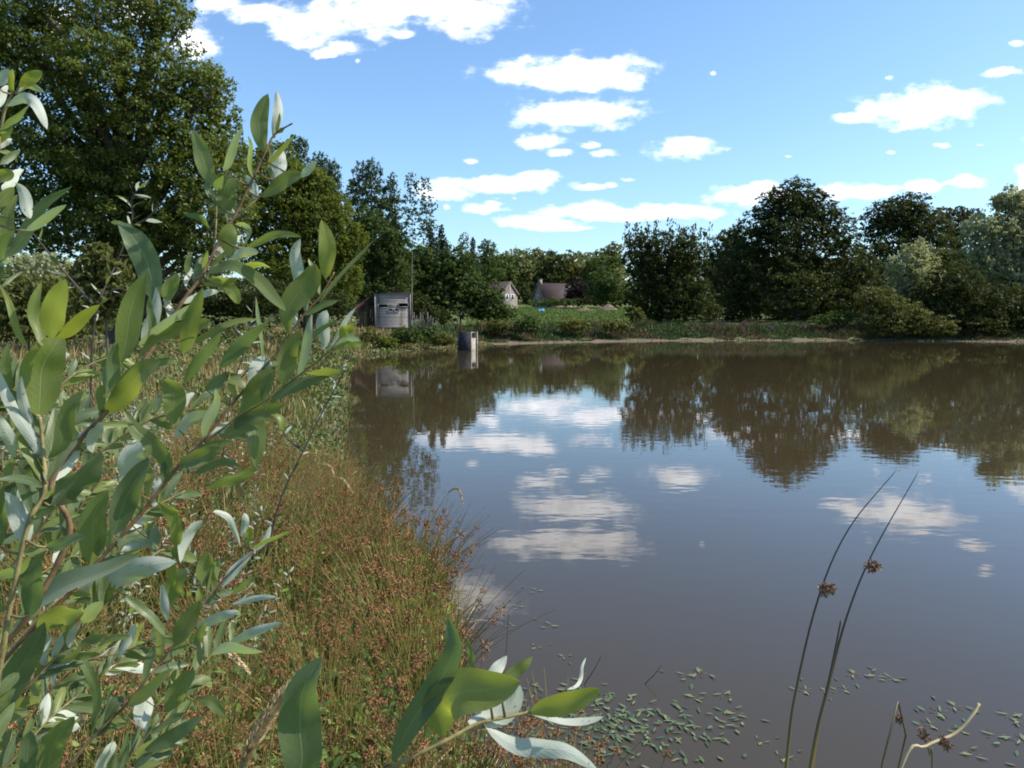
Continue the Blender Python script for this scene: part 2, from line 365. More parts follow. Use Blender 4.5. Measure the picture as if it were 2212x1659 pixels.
def crown_mesh(blobs, leaf, dens, rng, clump=0.24, shell=0.72, spread=0.5, updir=0.35, hang=0.0, elong=1.0, holes=0.0, fill=1.6):
    """blobs: list of (centre, radii(3)). leaf-sized faces gathered in clumps through the crown"""
    PTS = []; TN = []; OUT = []; SZ = []
    for c, r in blobs:
        rm = float(np.mean(r)); area = math.pi * r[0] * r[2]
        n = int(dens * area / (0.5 * leaf * leaf * elong)); n = max(n, 60)
        K = int(min(700, max(7, 5.5 / clump ** 2)))
        dr = randunit(K, rng); rad = shell + (1.02 - shell) * rng.random(K)[:, None] ** 0.6
        inner = rng.random(K) < 0.22; rad[inner] *= rng.random((inner.sum(), 1)) * 0.8 + 0.1
        cc = c + dr * rad * r; ct = rng.random(K) * 0.7; cs = clump * (0.55 + 0.75 * rng.random(K))
        if holes: keep = rng.random(K) > holes; cc, ct, cs, dr = cc[keep], ct[keep], cs[keep], dr[keep]; K = len(cc)
        wgt = cs ** 2; wgt /= wgt.sum(); idx = rng.choice(K, n, p=wgt)
        off = rng.normal(size=(n, 3)); off = unit(off) * (np.abs(rng.normal(size=(n, 1))) ** 0.7)
        p = cc[idx] + off * cs[idx][:, None] * r * spread * np.array((1, 1, 0.8)); 
        if hang: p[:, 2] -= hang * rng.random(n) * rm * 0.3
        PTS.append(p); TN.append(np.clip(ct[idx] + 0.35 * rng.random(n) - 0.05, 0, 1)); OUT.append(unit(off + dr[idx] * 0.8)); SZ.append(np.ones(n))
        if fill:
            nf = int(fill * area / (0.5 * leaf * leaf * 2.6)); q = randunit(nf, rng); f_ = c + q * r * 0.84 * rng.random((nf, 1)) ** 0.45
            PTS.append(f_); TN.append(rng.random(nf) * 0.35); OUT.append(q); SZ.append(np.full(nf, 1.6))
    P = np.concatenate(PTS); T = np.concatenate(TN); O = np.concatenate(OUT); SZ = np.concatenate(SZ)[:, None]; n = len(P)
    N = unit(O * 0.6 + randunit(n, rng) * 0.9 + np.array((0, 0, updir)))
    A = unit(np.cross(N, randunit(n, rng))); 
    if elong > 1.2: A = unit(A + np.array((0, 0, -0.8))); 
    B = unit(np.cross(N, A)); s = leaf * (0.6 + 0.8 * rng.random(n))[:, None] * SZ
    V = np.empty((n, 4, 3)); V[:, 0] = P - A * s * 0.5 * elong; V[:, 1] = P + B * s * 0.42 + N * s * 0.1; V[:, 2] = P + A * s * 0.5 * elong; V[:, 3] = P - B * s * 0.42 + N * s * 0.1
    F = np.arange(n * 4).reshape(n, 4)
    return V.reshape(-1, 3), F, np.repeat(T, 4)

def limb(mb, a, b, r0, r1, rng, wob=0.022, n=7, seg=7):
    a = np.array(a, float); b = np.array(b, float); L = np.linalg.norm(b - a)
    t = np.linspace(0, 1, n)[:, None]; P = a * (1 - t) + b * t
    P[1:-1] += rng.normal(size=(n - 2, 3)) * L * wob * np.array((1, 1, .5)); P[:, 2] += np.sin(t[:, 0] * math.pi) * L * 0.06
    mb.tube(P, np.linspace(r0, r1, n), seg)

def tree(name, label, cat, blobs, D, mat, leafpx=1.65, dens=4.0, trunk=None, bark=None, group=None, seed=1, clump=0.24, trunk_r=None, base=None, limbs=True, crown_name='crown', minleaf=0.05, **kw):
    """blobs in picture units: (px, py, rx, ry[, extra depth[, depth factor]])"""
    rng = np.random.default_rng(seed * 101 + 5)
    W = []
    for b in blobs:
        px, py, rx, ry = b[:4]; dd = b[4] if len(b) > 4 else 0; k = b[5] if len(b) > 5 else 0.85
        Y = D + dd; W.append((at(px, py, Y), np.array((rx, rx * k, ry)) * Y / FP))
    cx = np.mean([c[0] for c, r in W]) if base is None else base[0]
    cy = D if base is None else base[1]
    z0 = gz(cx, cy) - 0.1
    root = thing(name, label, cat, (cx, cy, z0), group=group)
    off = np.array((cx, cy, z0))
    W = [(c - off, r) for c, r in W]
    leaf = max(minleaf, leafpx * D / 750.0)
    V, F, T = crown_mesh(W, leaf, dens, rng, clump=clump, **kw)
    keep = None
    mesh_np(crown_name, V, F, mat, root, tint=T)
    top = max(c[2] + r[2] * 0.6 for c, r in W); tr = trunk_r or (max(0.08, top * 0.022) if limbs else max(0.03, top * 0.012))
    mb = MB(); tt = np.array((trunk or (np.mean([c[0] for c, r in W]), np.mean([c[1] for c, r in W]), top * 0.75)), float)
    mid = tt * np.array((0.35, 0.35, 0.45))
    mb.tube(spline([(0, 0, -0.3), (0.02, 0, 0.2), mid, tt], 12), np.linspace(tr * 1.25, tr * 0.35, 12), 10)
    if limbs:
        for c, r in W:
            for q in range(3):
                en = c + randunit(1, rng)[0] * r * 0.6; s = min(0.92, max(0.3, 0.35 + 0.5 * (en[2] / max(1, tt[2])) - rng.uniform(0.02, 0.2))); st = spline([(0, 0, -0.3), (0.02, 0, 0.2), mid, tt], 20)[int(s * 19)]
                if en[2] > st[2] - 1: limb(mb, st, en, tr * 0.4, tr * 0.06, rng, seg=6)
    mb.build('trunk', bark or M_bark, root, smooth=True)
    return root

# big oak on the left bank
tree('oak_tree', 'huge leafy oak filling the top left corner behind the willow shoots', 'tree',
     [(-60, -60, 220, 150), (130, -70, 200, 120), (300, 10, 112, 70, -1), (350, 45, 62, 50, -1), (60, 120, 190, 110), (-150, 200, 220, 200), (260, 170, 150, 100, -1),
      (395, 170, 90, 70, -1), (455, 185, 50, 46, -1), (468, 250, 52, 60), (150, 300, 190, 150), (380, 290, 120, 100, -1), (480, 330, 62, 70, 0), (60, 420, 180, 110, 0), (270, 430, 160, 120), (430, 430, 110, 110, -.5), (500, 420, 60, 90, 1),
      (330, 520, 120, 70), (120, 520, 140, 60), (450, 540, 80, 70)],
     23, M_oak, leafpx=2.3, dens=2.7, fill=1.2, seed=3, clump=0.20, trunk_r=0.42, base=(-12.5, 24), minleaf=0.07, spread=0.55)
tree('maple_tree', 'broad yellow-green field maple beside the oak and left of the hide', 'tree',
     [(600, 345, 44, 38), (655, 392, 50, 34), (720, 450, 48, 34), (765, 520, 34, 44), (585, 400, 78, 82), (640, 440, 90, 78), (560, 500, 90, 90), (680, 500, 82, 78), (735, 520, 52, 56), (620, 580, 110, 80), (735, 600, 50, 70), (560, 350, 40, 36), (640, 385, 50, 30), (690, 400, 34, 34)],
     38, M_maple, leafpx=2.0, dens=2.8, seed=4, clump=0.2)
tree('round_tree', 'dull olive round tree directly behind the timber hide', 'tree',
     [(810, 530, 66, 62), (760, 590, 60, 70), (850, 590, 46, 64), (790, 480, 50, 34), (845, 540, 40, 50), (800, 630, 70, 40)], 63.5, M_mid, seed=5, dens=3.2)
tree('tall_poplar', 'bluish dark poplar peeking over the maple, left of its twin', 'tree',
     [(640, 330, 30, 36), (655, 380, 44, 50), (610, 350, 30, 40), (660, 450, 50, 70)], 58, M_poplar, seed=6, dens=2.6, fill=0.8, clump=0.3)
tree('tall_poplar', 'bluish dark poplar with two blunt tops above the right end of the maple', 'tree',
     [(690, 352, 20, 26), (712, 372, 22, 30), (700, 400, 38, 50), (725, 450, 30, 60)], 60, M_poplar, seed=7, dens=2.6, fill=0.8, clump=0.3)
tree('tall_poplar', 'airy grey-green poplar, the broadest of the row above the hide', 'tree',
     [(780, 380, 22, 32), (805, 375, 20, 34), (795, 420, 44, 44), (765, 430, 20, 40), (815, 480, 50, 70), (790, 560, 60, 60)], 66, M_poplar, seed=8, dens=2.6, fill=0.6, clump=0.26, trunk_r=0.2)
tree('tall_poplar', 'slim poplar with a pointed top between the broad one and the birch', 'tree',
     [(848, 392, 11, 22), (846, 420, 20, 28), (850, 465, 32, 44), (842, 530, 40, 60)], 66, M_poplar, seed=9, dens=2.6, fill=0.6, clump=0.26, trunk_r=0.16)
birch = tree('birch_tree', 'thin airy tree with a long bare pale trunk right of the hide', 'tree',
     [(888, 395, 13, 24), (915, 402, 19, 20), (928, 440, 18, 18), (895, 440, 28, 26), (905, 475, 34, 26), (925, 492, 20, 16), (890, 510, 24, 16)], 61, M_poplar, seed=10, dens=1.9, fill=0.1, clump=0.26, bark=M_bark_pale, trunk_r=0.042, base=(at(889, 640, 61)[0], 61), trunk=(0.15, 0, 9.8), minleaf=0.15, limbs=False)
tree('spruce_tree', 'dark spiky conifer, left of the pair in front of the far wood', 'tree',
     [(930, 500, 8, 18), (931, 530, 18, 28), (928, 570, 27, 40)], 80, M_conifer, seed=11, dens=3.4)
tree('spruce_tree', 'dark spiky conifer with the sharper top, right of the pair', 'tree',
     [(953, 500, 6, 16), (955, 528, 14, 24), (958, 565, 24, 40)], 82, M_conifer, seed=12, dens=3.4)
tree('willow_thicket', 'mid green willow thicket between the birch trunk and the stone house', 'bush',
     [(905, 600, 50, 60), (950, 610, 55, 60), (1000, 610, 48, 62), (1035, 650, 48, 40), (960, 660, 80, 40), (1060, 672, 42, 22), (900, 570, 40, 50), (985, 580, 36, 50), (1060, 640, 34, 34), (1085, 675, 34, 22)], 72, M_mid, seed=13, dens=3.2, leafpx=2.3, limbs=False)
tree('slim_tree', 'slender leaning tree rising pale above the willow thicket', 'tree',
     [(1003, 520, 12, 18), (1000, 550, 20, 26), (995, 590, 22, 30)], 110, M_poplar, seed=14, dens=2.0, fill=0.2)
tree('slim_tree', 'narrow dark conical tree just right of the slender leaning one', 'tree',
     [(1021, 527, 6, 14), (1021, 555, 12, 22), (1020, 590, 18, 26)], 115, M_conifer, seed=15, dens=3.0)
tree('slim_tree', 'round topped tree standing over the left end of the stone house', 'tree',
     [(1052, 535, 19, 18), (1052, 565, 24, 26), (1062, 595, 32, 22)], 150, M_mid, seed=16, dens=3.0)
# far wood: single trees
FAR = [(1085, 578, 34, 32, 'mid', 'rounded green tree on the wood edge left of the gable'),
       (1118, 568, 32, 30, 'pale', 'pale yellow-green tree on the wood edge above the gable'),
       (1150, 572, 30, 34, 'pale', 'light tree between the two houses at the wood edge'),
       (1190, 578, 30, 36, 'dark', 'dark round tree standing behind the tiled roof'),
       (1232, 572, 34, 30, 'bright', 'bright sunlit yellow-green tree right of the tiled roof'),
       (1265, 590, 26, 30, 'bright', 'small bright tree low on the wood edge over the copper shrub'),
       (1300, 575, 34, 36, 'mid', 'green tree at the wood edge left of the feathery tree'),
       (1322, 548, 26, 26, 'pale', 'pale crowned tree standing highest on the right of the far wood')]
for k, (px, py, rx, ry, kd, lab) in enumerate(FAR):
    mt = {'mid': M_mid, 'pale': M_farwood, 'dark': M_dark, 'bright': M_olive}[kd]
    tree('wood_edge_tree', lab, 'tree', [(px, py, rx, ry), (px - rx * .4, py + ry * .6, rx * .8, ry * .8), (px + rx * .5, py + ry * .7, rx * .7, ry * .7), (px, py + ry * 1.3, rx * .9, ry)], 225 + (k % 3) * 8, mt, seed=30 + k, dens=3.0, clump=0.3, leafpx=2.4, group='trees along the edge of the far wood', limbs=False)
# wood behind as one mass
rng = np.random.default_rng(77); B = []
for i in range(150):
    D = rng.uniform(262, 330); px = rng.uniform(560, 2900); top = 541 + 9 * math.sin(px * 0.021) + rng.normal() * 5 
    r = rng.uniform(20, 32)
    for q in (1, 2, 3): B.append((at(px + rng.normal() * 8, top + r * 0.8 + q * 30, D - 4), np.array((r * 1.2, r, r)) * D / FP))
    B.append((at(px, top + r * 0.8 + rng.uniform(0, 30), D), np.array((r, r, r * 0.95)) * D / FP))
V, F, T = crown_mesh(B, 0.85, 2.2, rng, clump=0.3, fill=0.6)
tag(mesh_np('woodland', V, F, M_farwood, tint=T), 'continuous far woodland canopy closing the view behind the houses', 'woodland', kind='stuff')
# shrubs around the houses
tree('copper_shrub', 'dark purplish copper shrub right of the tiled roof', 'shrub', [(1245, 625, 24, 28), (1262, 640, 28, 20), (1232, 640, 16, 18)], 185, M_copper, seed=41, dens=3.4, limbs=False)
tree('garden_bush', 'dark bush in the gap between the stone gable and the tiled roof', 'shrub', [(1132, 630, 14, 24), (1142, 645, 18, 14)], 195, M_dark, seed=42, dens=3.4, limbs=False)
tree('garden_bush', 'low green hedge in front of the tiled roof', 'hedge', [(1160, 655, 22, 8), (1195, 652, 26, 10), (1225, 654, 20, 8)], 178, M_mid, seed=43, dens=3.4, limbs=False)
tree('garden_tree', 'blue-green bushy tree between the copper shrub and the feathery tree', 'tree', [(1300, 610, 34, 34), (1325, 625, 30, 30), (1290, 635, 24, 18)], 170, M_mid, seed=44, dens=3.4, limbs=False)
# right hand trees
r1 = tree('feathery_tree', 'dark bushy tree with feathery upright twigs on top, right of the meadow', 'tree',
     [(1385, 560, 44, 50), (1440, 548, 56, 48), (1490, 555, 46, 44), (1400, 620, 54, 50), (1460, 620, 60, 56), (1500, 640, 44, 40), (1440, 665, 62, 28)],
     84, M_dark, seed=50, dens=3.6, clump=0.2)
mb = MB(); rg = np.random.default_rng(5); LV = []; LF = []; LT = []; o_ = 0
for k in range(46):
    px = rg.uniform(1350, 1530); a0 = at(px, 530 + rg.uniform(-8, 14), 84 + rg.uniform(-2, 2)); tp = a0 + np.array((rg.normal() * 0.35, 0, rg.uniform(1.2, 2.6)))
    off = np.array(r1.location); n = 26; t = rg.random(n)[:, None]
    P = (a0 * (1 - t) + tp * t) - off; P += rg.normal(size=P.shape) * 0.12
    V, F = ribbons(P, randunit(n, rg) * .6 + np.array((0, 0, 1)), randunit(n, rg), 0.32, 0.17, prof=(0.2, 1, .1)); LV.append(V); LF.append(F + o_); o_ += len(V)
mesh_np('top_twigs', np.concatenate(LV), np.concatenate(LF), M_dark, r1, tint=RNG.random(o_) * 0.8)
tree('gap_tree', 'smaller dark tree seen in the dip left of the great oak', 'tree',
     [(1578, 512, 22, 22), (1600, 530, 36, 34), (1560, 550, 40, 44), (1555, 610, 60, 60)], 102, M_dark, seed=51, dens=3.2)
tree('oak_tree', 'great dark domed oak, highest tree across the pond', 'tree',
     [(1715, 425, 52, 42), (1680, 450, 50, 44), (1760, 455, 52, 44), (1640, 505, 60, 54), (1800, 500, 56, 52), (1710, 520, 90, 80), (1600, 580, 62, 62), (1830, 570, 60, 60), (1860, 620, 40, 50), (1700, 620, 120, 70), (1600, 650, 60, 46), (1800, 650, 80, 46)],
     92, M_dark, seed=52, dens=3.2, clump=0.17, trunk_r=0.5)
tree('background_tree', 'dark tree with a raised cap behind, between the oak and the pale willow', 'tree',
     [(1930, 462, 56, 34), (1965, 440, 44, 24), (1895, 480, 40, 34), (1990, 490, 60, 50), (1910, 540, 70, 60), (1960, 470, 50, 30), (2010, 540, 60, 60)], 122, M_dark, seed=53, dens=3.0)
tree('background_tree', 'low dark rank of crowns on the skyline left of the pale willow top', 'tree',
     [(2040, 466, 26, 20), (2075, 462, 26, 18), (2105, 466, 24, 16), (2060, 500, 60, 36)], 128, M_dark, seed=54, dens=3.0)
tree('pale_willow', 'tall pale grey-green willow cut by the right edge of the view', 'tree',
     [(2185, 430, 34, 28), (2160, 440, 24, 20), (2220, 450, 50, 40), (2130, 500, 56, 42), (2190, 520, 64, 60), (2250, 520, 70, 80), (2120, 560, 52, 50), (2170, 590, 60, 56), (2240, 610, 70, 60), (2320, 560, 80, 110)],
     80, M_silver, seed=55, dens=3.0, clump=0.2, elong=1.5)
tree('silver_willow', 'silvery dome shaped willow in front of the dark skyline trees', 'tree',
     [(1978, 548, 34, 32), (1955, 590, 42, 50), (1990, 600, 48, 54), (1945, 640, 36, 40)], 76, M_silver, seed=56, dens=3.2, clump=0.2)
tree('yellow_bush', 'small yellow-green crown tucked between the silvery dome and the pale willow', 'tree',
     [(2035, 548, 30, 10), (2055, 552, 26, 10), (2040, 570, 36, 18)], 79, M_olive, seed=57, dens=3.2, limbs=False)
tree('shaded_willow_bottoms', 'shaded willow bottoms with near-black leaves overhanging the water below the pale willow', 'tree',  # willow bottoms, their shade is put into the dark leaf colour
     [(2060, 610, 60, 48), (2010, 650, 50, 44), (2090, 660, 70, 50), (2160, 660, 70, 50), (2230, 670, 60, 46), (2300, 660, 70, 60), (2130, 700, 90, 28), (2230, 708, 60, 22)], 72.5, M_dark, seed=58, dens=3.4)
tree('bank_bush', 'olive sunlit bush spreading over the water at the foot of the silvery dome', 'bush',
     [(1910, 660, 36, 40), (1875, 640, 28, 22), (1945, 680, 48, 38), (1985, 690, 40, 34), (1880, 690, 34, 26), (2030, 705, 40, 22), (1920, 712, 50, 16)], 70.5, M_olive, seed=59, dens=3.2, limbs=False)
tree('bank_bush', 'small dark bush in the deep shade under the great oak', 'bush',
     [(1820, 685, 36, 16), (1780, 690, 30, 12)], 76, M_mid, seed=60, dens=3.2, limbs=False)
for k, (px, py, rx, ry, D, mt, lab) in enumerate([
    (800, 728, 26, 20, 52, M_olive, 'olive tuft hiding the foot of the hide, left one'),
    (880, 722, 34, 20, 52, M_mid, 'green rounded tuft below the right corner of the hide'),
    (835, 738, 22, 14, 50, M_maple, 'low yellow-green tuft directly below the hide'),
    (955, 730, 26, 16, 54, M_olive, 'rusty tuft on the bank left of the sluice'),
    (1075, 702, 26, 18, 66, M_olive, 'rusty olive bush on the bank just right of the sluice'),
    (1140, 700, 28, 20, 66, M_mid, 'green bush on the bank left of the open meadow edge'),
    (930, 715, 28, 14, 58, M_mid, 'small green bush on the bank behind the sluice'),
    (1240, 700, 30, 15, 70, M_olive, 'brownish bush standing in front of the meadow, left one'),
    (1330, 700, 34, 14, 71, M_olive, 'brownish bush standing in front of the meadow, right one'),
    (1375, 680, 16, 16, 74, M_olive, 'thin yellowish sapling at the right corner of the meadow')]):
    tree('bank_bush', lab, 'bush', [(px, py, rx, ry), (px - rx * .5, py + ry * .4, rx * .7, ry * .7), (px + rx * .5, py + ry * .4, rx * .7, ry * .6)], D, mt, seed=70 + k, dens=2.8, limbs=False, clump=0.3, leafpx=2.2)
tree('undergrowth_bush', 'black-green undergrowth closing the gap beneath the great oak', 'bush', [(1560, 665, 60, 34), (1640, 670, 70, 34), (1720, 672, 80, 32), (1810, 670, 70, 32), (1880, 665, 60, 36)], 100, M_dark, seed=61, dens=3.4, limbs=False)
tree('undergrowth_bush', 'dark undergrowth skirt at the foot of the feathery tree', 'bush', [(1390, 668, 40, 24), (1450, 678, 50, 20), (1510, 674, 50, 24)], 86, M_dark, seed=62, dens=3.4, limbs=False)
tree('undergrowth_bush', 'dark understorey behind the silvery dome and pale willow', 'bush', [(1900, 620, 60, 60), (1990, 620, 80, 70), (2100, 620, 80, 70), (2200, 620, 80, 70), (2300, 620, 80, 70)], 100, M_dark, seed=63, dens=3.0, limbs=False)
tree('garden_hedge', 'dark hedge line running behind the earth mounds', 'hedge', [(1250, 652, 24, 10), (1290, 648, 30, 14), (1330, 646, 30, 16), (1370, 640, 30, 22)], 182, M_dark, seed=64, dens=3.4, limbs=False)
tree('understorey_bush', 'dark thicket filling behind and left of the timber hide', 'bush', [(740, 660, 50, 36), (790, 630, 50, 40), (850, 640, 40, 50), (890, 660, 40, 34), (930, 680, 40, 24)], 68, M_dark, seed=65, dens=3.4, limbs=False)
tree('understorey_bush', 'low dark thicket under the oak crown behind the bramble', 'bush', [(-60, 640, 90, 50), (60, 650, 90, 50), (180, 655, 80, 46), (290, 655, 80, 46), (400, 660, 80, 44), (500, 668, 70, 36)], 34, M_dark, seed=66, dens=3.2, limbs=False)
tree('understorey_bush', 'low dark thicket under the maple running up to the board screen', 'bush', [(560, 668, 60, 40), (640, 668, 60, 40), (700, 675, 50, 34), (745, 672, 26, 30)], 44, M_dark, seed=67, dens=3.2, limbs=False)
tree('edge_bush', 'sunlit yellow-green bush low in front of the oak shade', 'bush', [(300, 668, 50, 24), (360, 676, 40, 20), (250, 672, 40, 24)], 24, M_maple, seed=68, dens=2.6, limbs=False)
tree('edge_bush', 'grey-green scrub on the bank left of the board screen', 'bush', [(620, 690, 40, 18), (680, 692, 46, 16), (740, 694, 30, 14)], 40, M_silver, seed=69, dens=2.4, limbs=False)
# shrubs on the left bank
tree('bramble_bush', 'low olive bramble bank at the left edge below the oak', 'bush', [(20, 640, 90, 60), (110, 650, 80, 55), (-80, 650, 90, 80), (180, 690, 70, 40), (60, 700, 110, 50)], 12.5, M_olive, seed=80, dens=2.6, leafpx=2.6, limbs=False, clump=0.22, minleaf=0.035, elong=1.6)
tree('young_bush', 'rounded bush with drooping slim leaves in front of the oak', 'bush', [(212, 560, 34, 38), (190, 600, 40, 40), (240, 600, 44, 44), (215, 650, 60, 50), (270, 640, 30, 36)], 9.5, M_olive, seed=81, dens=3.0, leafpx=3.0, limbs=False, clump=0.2, minleaf=0.035, elong=2.0)
tree('grey_bush', 'dull grey-brown bush at the foot of the oak behind the bramble', 'bush', [(100, 580, 60, 34), (40, 575, 50, 40), (150, 600, 50, 34)], 17, M_silver, seed=82, dens=2.4, leafpx=2.6, limbs=False, clump=0.22, elong=1.4)
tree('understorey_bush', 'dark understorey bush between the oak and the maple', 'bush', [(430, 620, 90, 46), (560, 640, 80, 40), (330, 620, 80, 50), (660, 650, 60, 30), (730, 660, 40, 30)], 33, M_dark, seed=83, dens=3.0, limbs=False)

# ------------------------------------------------------------------ bird hide
def weathered(name, ca, cb, pitch=0.12):
    m, nt, out = new_mat(name)
    tc = nt.add('ShaderNodeTexCoord'); sp = nt.add('ShaderNodeSeparateXYZ', i_0=tc.outputs['Object'])
    row = nt.math('FLOOR', nt.math('DIVIDE', sp.outputs[2], pitch)); 
    wn = nt.add('ShaderNodeTexWhiteNoise', noise_dimensions='1D', i_W=row)
    nz = nt.add('ShaderNodeTexNoise', i_Vector=nt.vmath('MULTIPLY', tc.outputs['Object'], (2.0, 2.0, 9)), i_Scale=1.2, i_Detail=6.0)
    st = nt.add('ShaderNodeTexNoise', i_Vector=nt.vmath('MULTIPLY', tc.outputs['Object'], (2.4, 2.4, 0.25)), i_Scale=1.0, i_Detail=3.0)
    f = nt.math('ADD', nt.math('MULTIPLY', wn.outputs[0], 0.5), nt.math('MULTIPLY', nz.outputs['Fac'], 0.6), clamp=True)
    c = nt.mix(f, ca, cb); c = nt.mix(nt.math('MULTIPLY', nt.maprange(st.outputs['Fac'], 0.52, 0.68), 0.6), c, tuple(x * 0.35 for x in ca))
    p = nt.add('ShaderNodeBsdfPrincipled', i_Base_Color=c, i_Roughness=0.85); nt.l.new(p.outputs[0], out.inputs[0]); return m
M_planks = weathered('weathered_planks', (0.14, 0.122, 0.11), (0.38, 0.345, 0.32))
M_brownplank = weathered('brown_planks', (0.06, 0.032, 0.022), (0.12, 0.065, 0.045))
M_framewood = solid_mat('pale_frame_wood', (0.24, 0.22, 0.19), (0.36, 0.33, 0.29), 20)
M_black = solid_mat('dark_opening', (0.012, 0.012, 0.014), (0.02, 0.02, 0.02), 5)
hx = at(849, 700, 60)[0]; hz = gz(hx, 60) - 0.1
S = 60 / FP
hide = thing('bird_hide', 'grey weathered timber bird hide with narrow viewing slots', 'hide', (hx, 60, hz), R(8))
zt = at(849, 634, 60)[2] - hz; zb = at(849, 708, 60)[2] - hz; W2 = 37.5 * S
slots = [(-30, -11, 658, 664), (13, 32, 656, 662), (-9, -1, 667, 672.5), (4, 12, 667, 672.5)]
slots = [(a * S, b * S, at(849, y1, 60)[2] - hz, at(849, y0, 60)[2] - hz) for a, b, y0, y1 in slots]
mb = MB(); n = 24; ph = (zt - zb) / n
for i in range(n):
    z0 = zb + i * ph; z1 = z0 + ph - 0.012; zm = (z0 + z1) / 2; segs = [(-W2, W2)]
    for a, b_, s0, s1 in slots:
        if s0 < zm < s1:
            ns_ = []
            for l, r_ in segs:
                if l < a < r_ and l < b_ < r_: ns_ += [(l, a), (b_, r_)]
                else: ns_.append((l, r_))
            segs = ns_
    for l, r_ in segs: mb.box(l, r_, -0.03, 0.0, z0, z1 + 0.004)
mb.build('front_wall', M_planks, hide)
mb = MB()
for sx in (-1, 1): mb.box(sx * W2 - 0.02 if sx > 0 else -W2 - 0.03, W2 + 0.03 if sx > 0 else -W2 + 0.02, 0.004, 2.6, zb, zt - 0.05)
mb.box(-W2 + 0.03, W2 - 0.03, 2.55, 2.6, zb, zt - 0.1); mb.box(-W2 + 0.03, W2 - 0.03, 0.01, 2.54, zb - 0.05, zb)
mb.build('side_wall', M_brownplank, hide)
mb = MB(); mb.box(-W2 - 0.08, W2 + 0.08, -0.1, 2.75, zt + 0.002, zt + 0.05); mb.build('roof', M_brownplank, hide)
for sx in (-1, 1):
    mb = MB(); mb.box(sx * W2 - 0.035, sx * W2 + 0.035, -0.06, -0.032, zb, zt - 0.002); mb.build('corner_post', M_framewood, hide)
for a, b_, s0, s1 in slots:
    mb = MB(); mb.box(a - 0.03, b_ + 0.03, -0.055, -0.032, s0 - 0.05, s0 - 0.004); mb.box(a - 0.035, a - 0.002, -0.06, -0.032, s0 - 0.05, s1 + 0.04); mb.box(b_ + 0.002, b_ + 0.035, -0.06, -0.032, s0 - 0.05, s1 + 0.04)
    mb.build('slot_frame', M_framewood, hide)
mb = MB(); mb.box(-W2 + 0.05, W2 - 0.05, 0.5, 0.52, zb + 0.02, zt - 0.1); mb.build('dark_interior_sheet', M_black, hide)  # black sheet stands in for the dark inside behind the slots
for sx in (-0.75, -0.25, 0.25, 0.75):
    mb = MB(); mb.box(sx * W2 - 0.05, sx * W2 + 0.05, 0.02, 0.12, -0.3, zb - 0.05); mb.build('stilt', M_framewood, hide)
# brown approach screen left of the hide
sx0 = at(762, 700, 62)[0]; sz = gz(sx0, 62) - 0.1
scr = thing('board_screen', 'dark reddish brown board screen joining the left side of the hide', 'screen', (sx0, 62.2, sz), R(3))
Ls = (810 - 762) * 62 / FP
mb = MB(); nb = 14
for i in range(nb):
    x0 = Ls * i / nb; h_ = at(762, 655 - 17 * math.sin(min(1, (i + 1) / nb) * math.pi / 2), 62)[2] - sz
    mb.box(x0, x0 + Ls / nb - 0.015, 0, 0.03, 0, h_ - 0.03 * (i % 3))
mb.build('board_panel', M_brownplank, scr)
for i in range(3):
    mb = MB(); mb.box(Ls * (i + .1) / 3, Ls * (i + .1) / 3 + 0.09, 0.04, 0.13, -0.2, 2.2); mb.build('post', M_brownplank, scr)
M_lath = solid_mat('old_lath', (0.09, 0.08, 0.075), (0.17, 0.155, 0.145), 10)
fx = at(888, 700, 60.5)[0]; fz = gz(fx, 60.5) - 0.05
fen = thing('lath_fence', 'short broken grey lath fence leaning right of the hide', 'fence', (fx, 60.5, fz))
rg = np.random.default_rng(3); mb = MB(); Lf = 47 * 60.5 / FP
for i in range(26):
    x0 = Lf * (i + 0.5) / 26; hh = (at(888, 676, 60.5)[2] - fz) * (1.0 - 0.28 * abs(math.sin(i * 0.33)) + rg.normal() * 0.04); le = rg.normal() * 0.08 + 0.12
    mb.tube([(x0, 0, 0), (x0 + le * hh, 0.03 * rg.normal(), hh)], 0.022, 4)
mb.build('lath', M_lath, fen)
for x0 in (0.35, 0.85, 1.45):
    mb = MB(); mb.tube([(x0, 0.06, -0.2), (x0 - 0.12, 0.06, (at(888, 673, 60.5)[2] - fz) * 0.98)], (0.045, 0.035), 6); mb.build('post', M_lath, fen)
mb = MB(); mb.box(0, Lf, 0.03, 0.055, 0.6, 0.66); mb.build('rail', M_lath, fen)

# concrete sluice
M_conc = solid_mat('concrete', (0.16, 0.15, 0.15), (0.30, 0.28, 0.26), 5, 0.9, bump=0.4)
M_conc_light = solid_mat('pale_concrete', (0.20, 0.185, 0.15), (0.34, 0.31, 0.25), 5, 0.9)
M_conc_dark = solid_mat('shaded_concrete', (0.018, 0.018, 0.022), (0.05, 0.05, 0.055), 5, 0.8)  # concrete darkened, shade of the unlit faces is put into its colour
p0 = at(1018, 757, 51.5); sl = thing('sluice_box', 'square concrete sluice box standing in the shallow water', 'sluice', (p0[0], 51.5, 0), R(-25))
zt = at(1018, 717, 51.5)[2]; Wd = 28 * 51.5 / FP / math.cos(R(25))
mb = MB(); mb.box(-Wd, -0.06, 0.0, 0.10, -1, zt); mb.box(-Wd, -0.06, 0.88, 0.98, -1, zt - 0.001); mb.box(-Wd - 0.1, -Wd - 0.002, 0, 0.98, -1, zt - 0.002); mb.build('chamber_wall', M_conc_dark, sl)
for y0 in (0.0, 0.88):
    mb = MB(); mb.box(-0.052, 0.0, y0 + 0.02, y0 + 0.08, -1, zt + 0.01); mb.build('guide_post', M_conc_light, sl)
mb = MB()
mb.box(-0.16, -0.10, 0.104, 0.876, -1.0, zt * 0.66)
mb.build('stop_board', M_conc_light, sl)
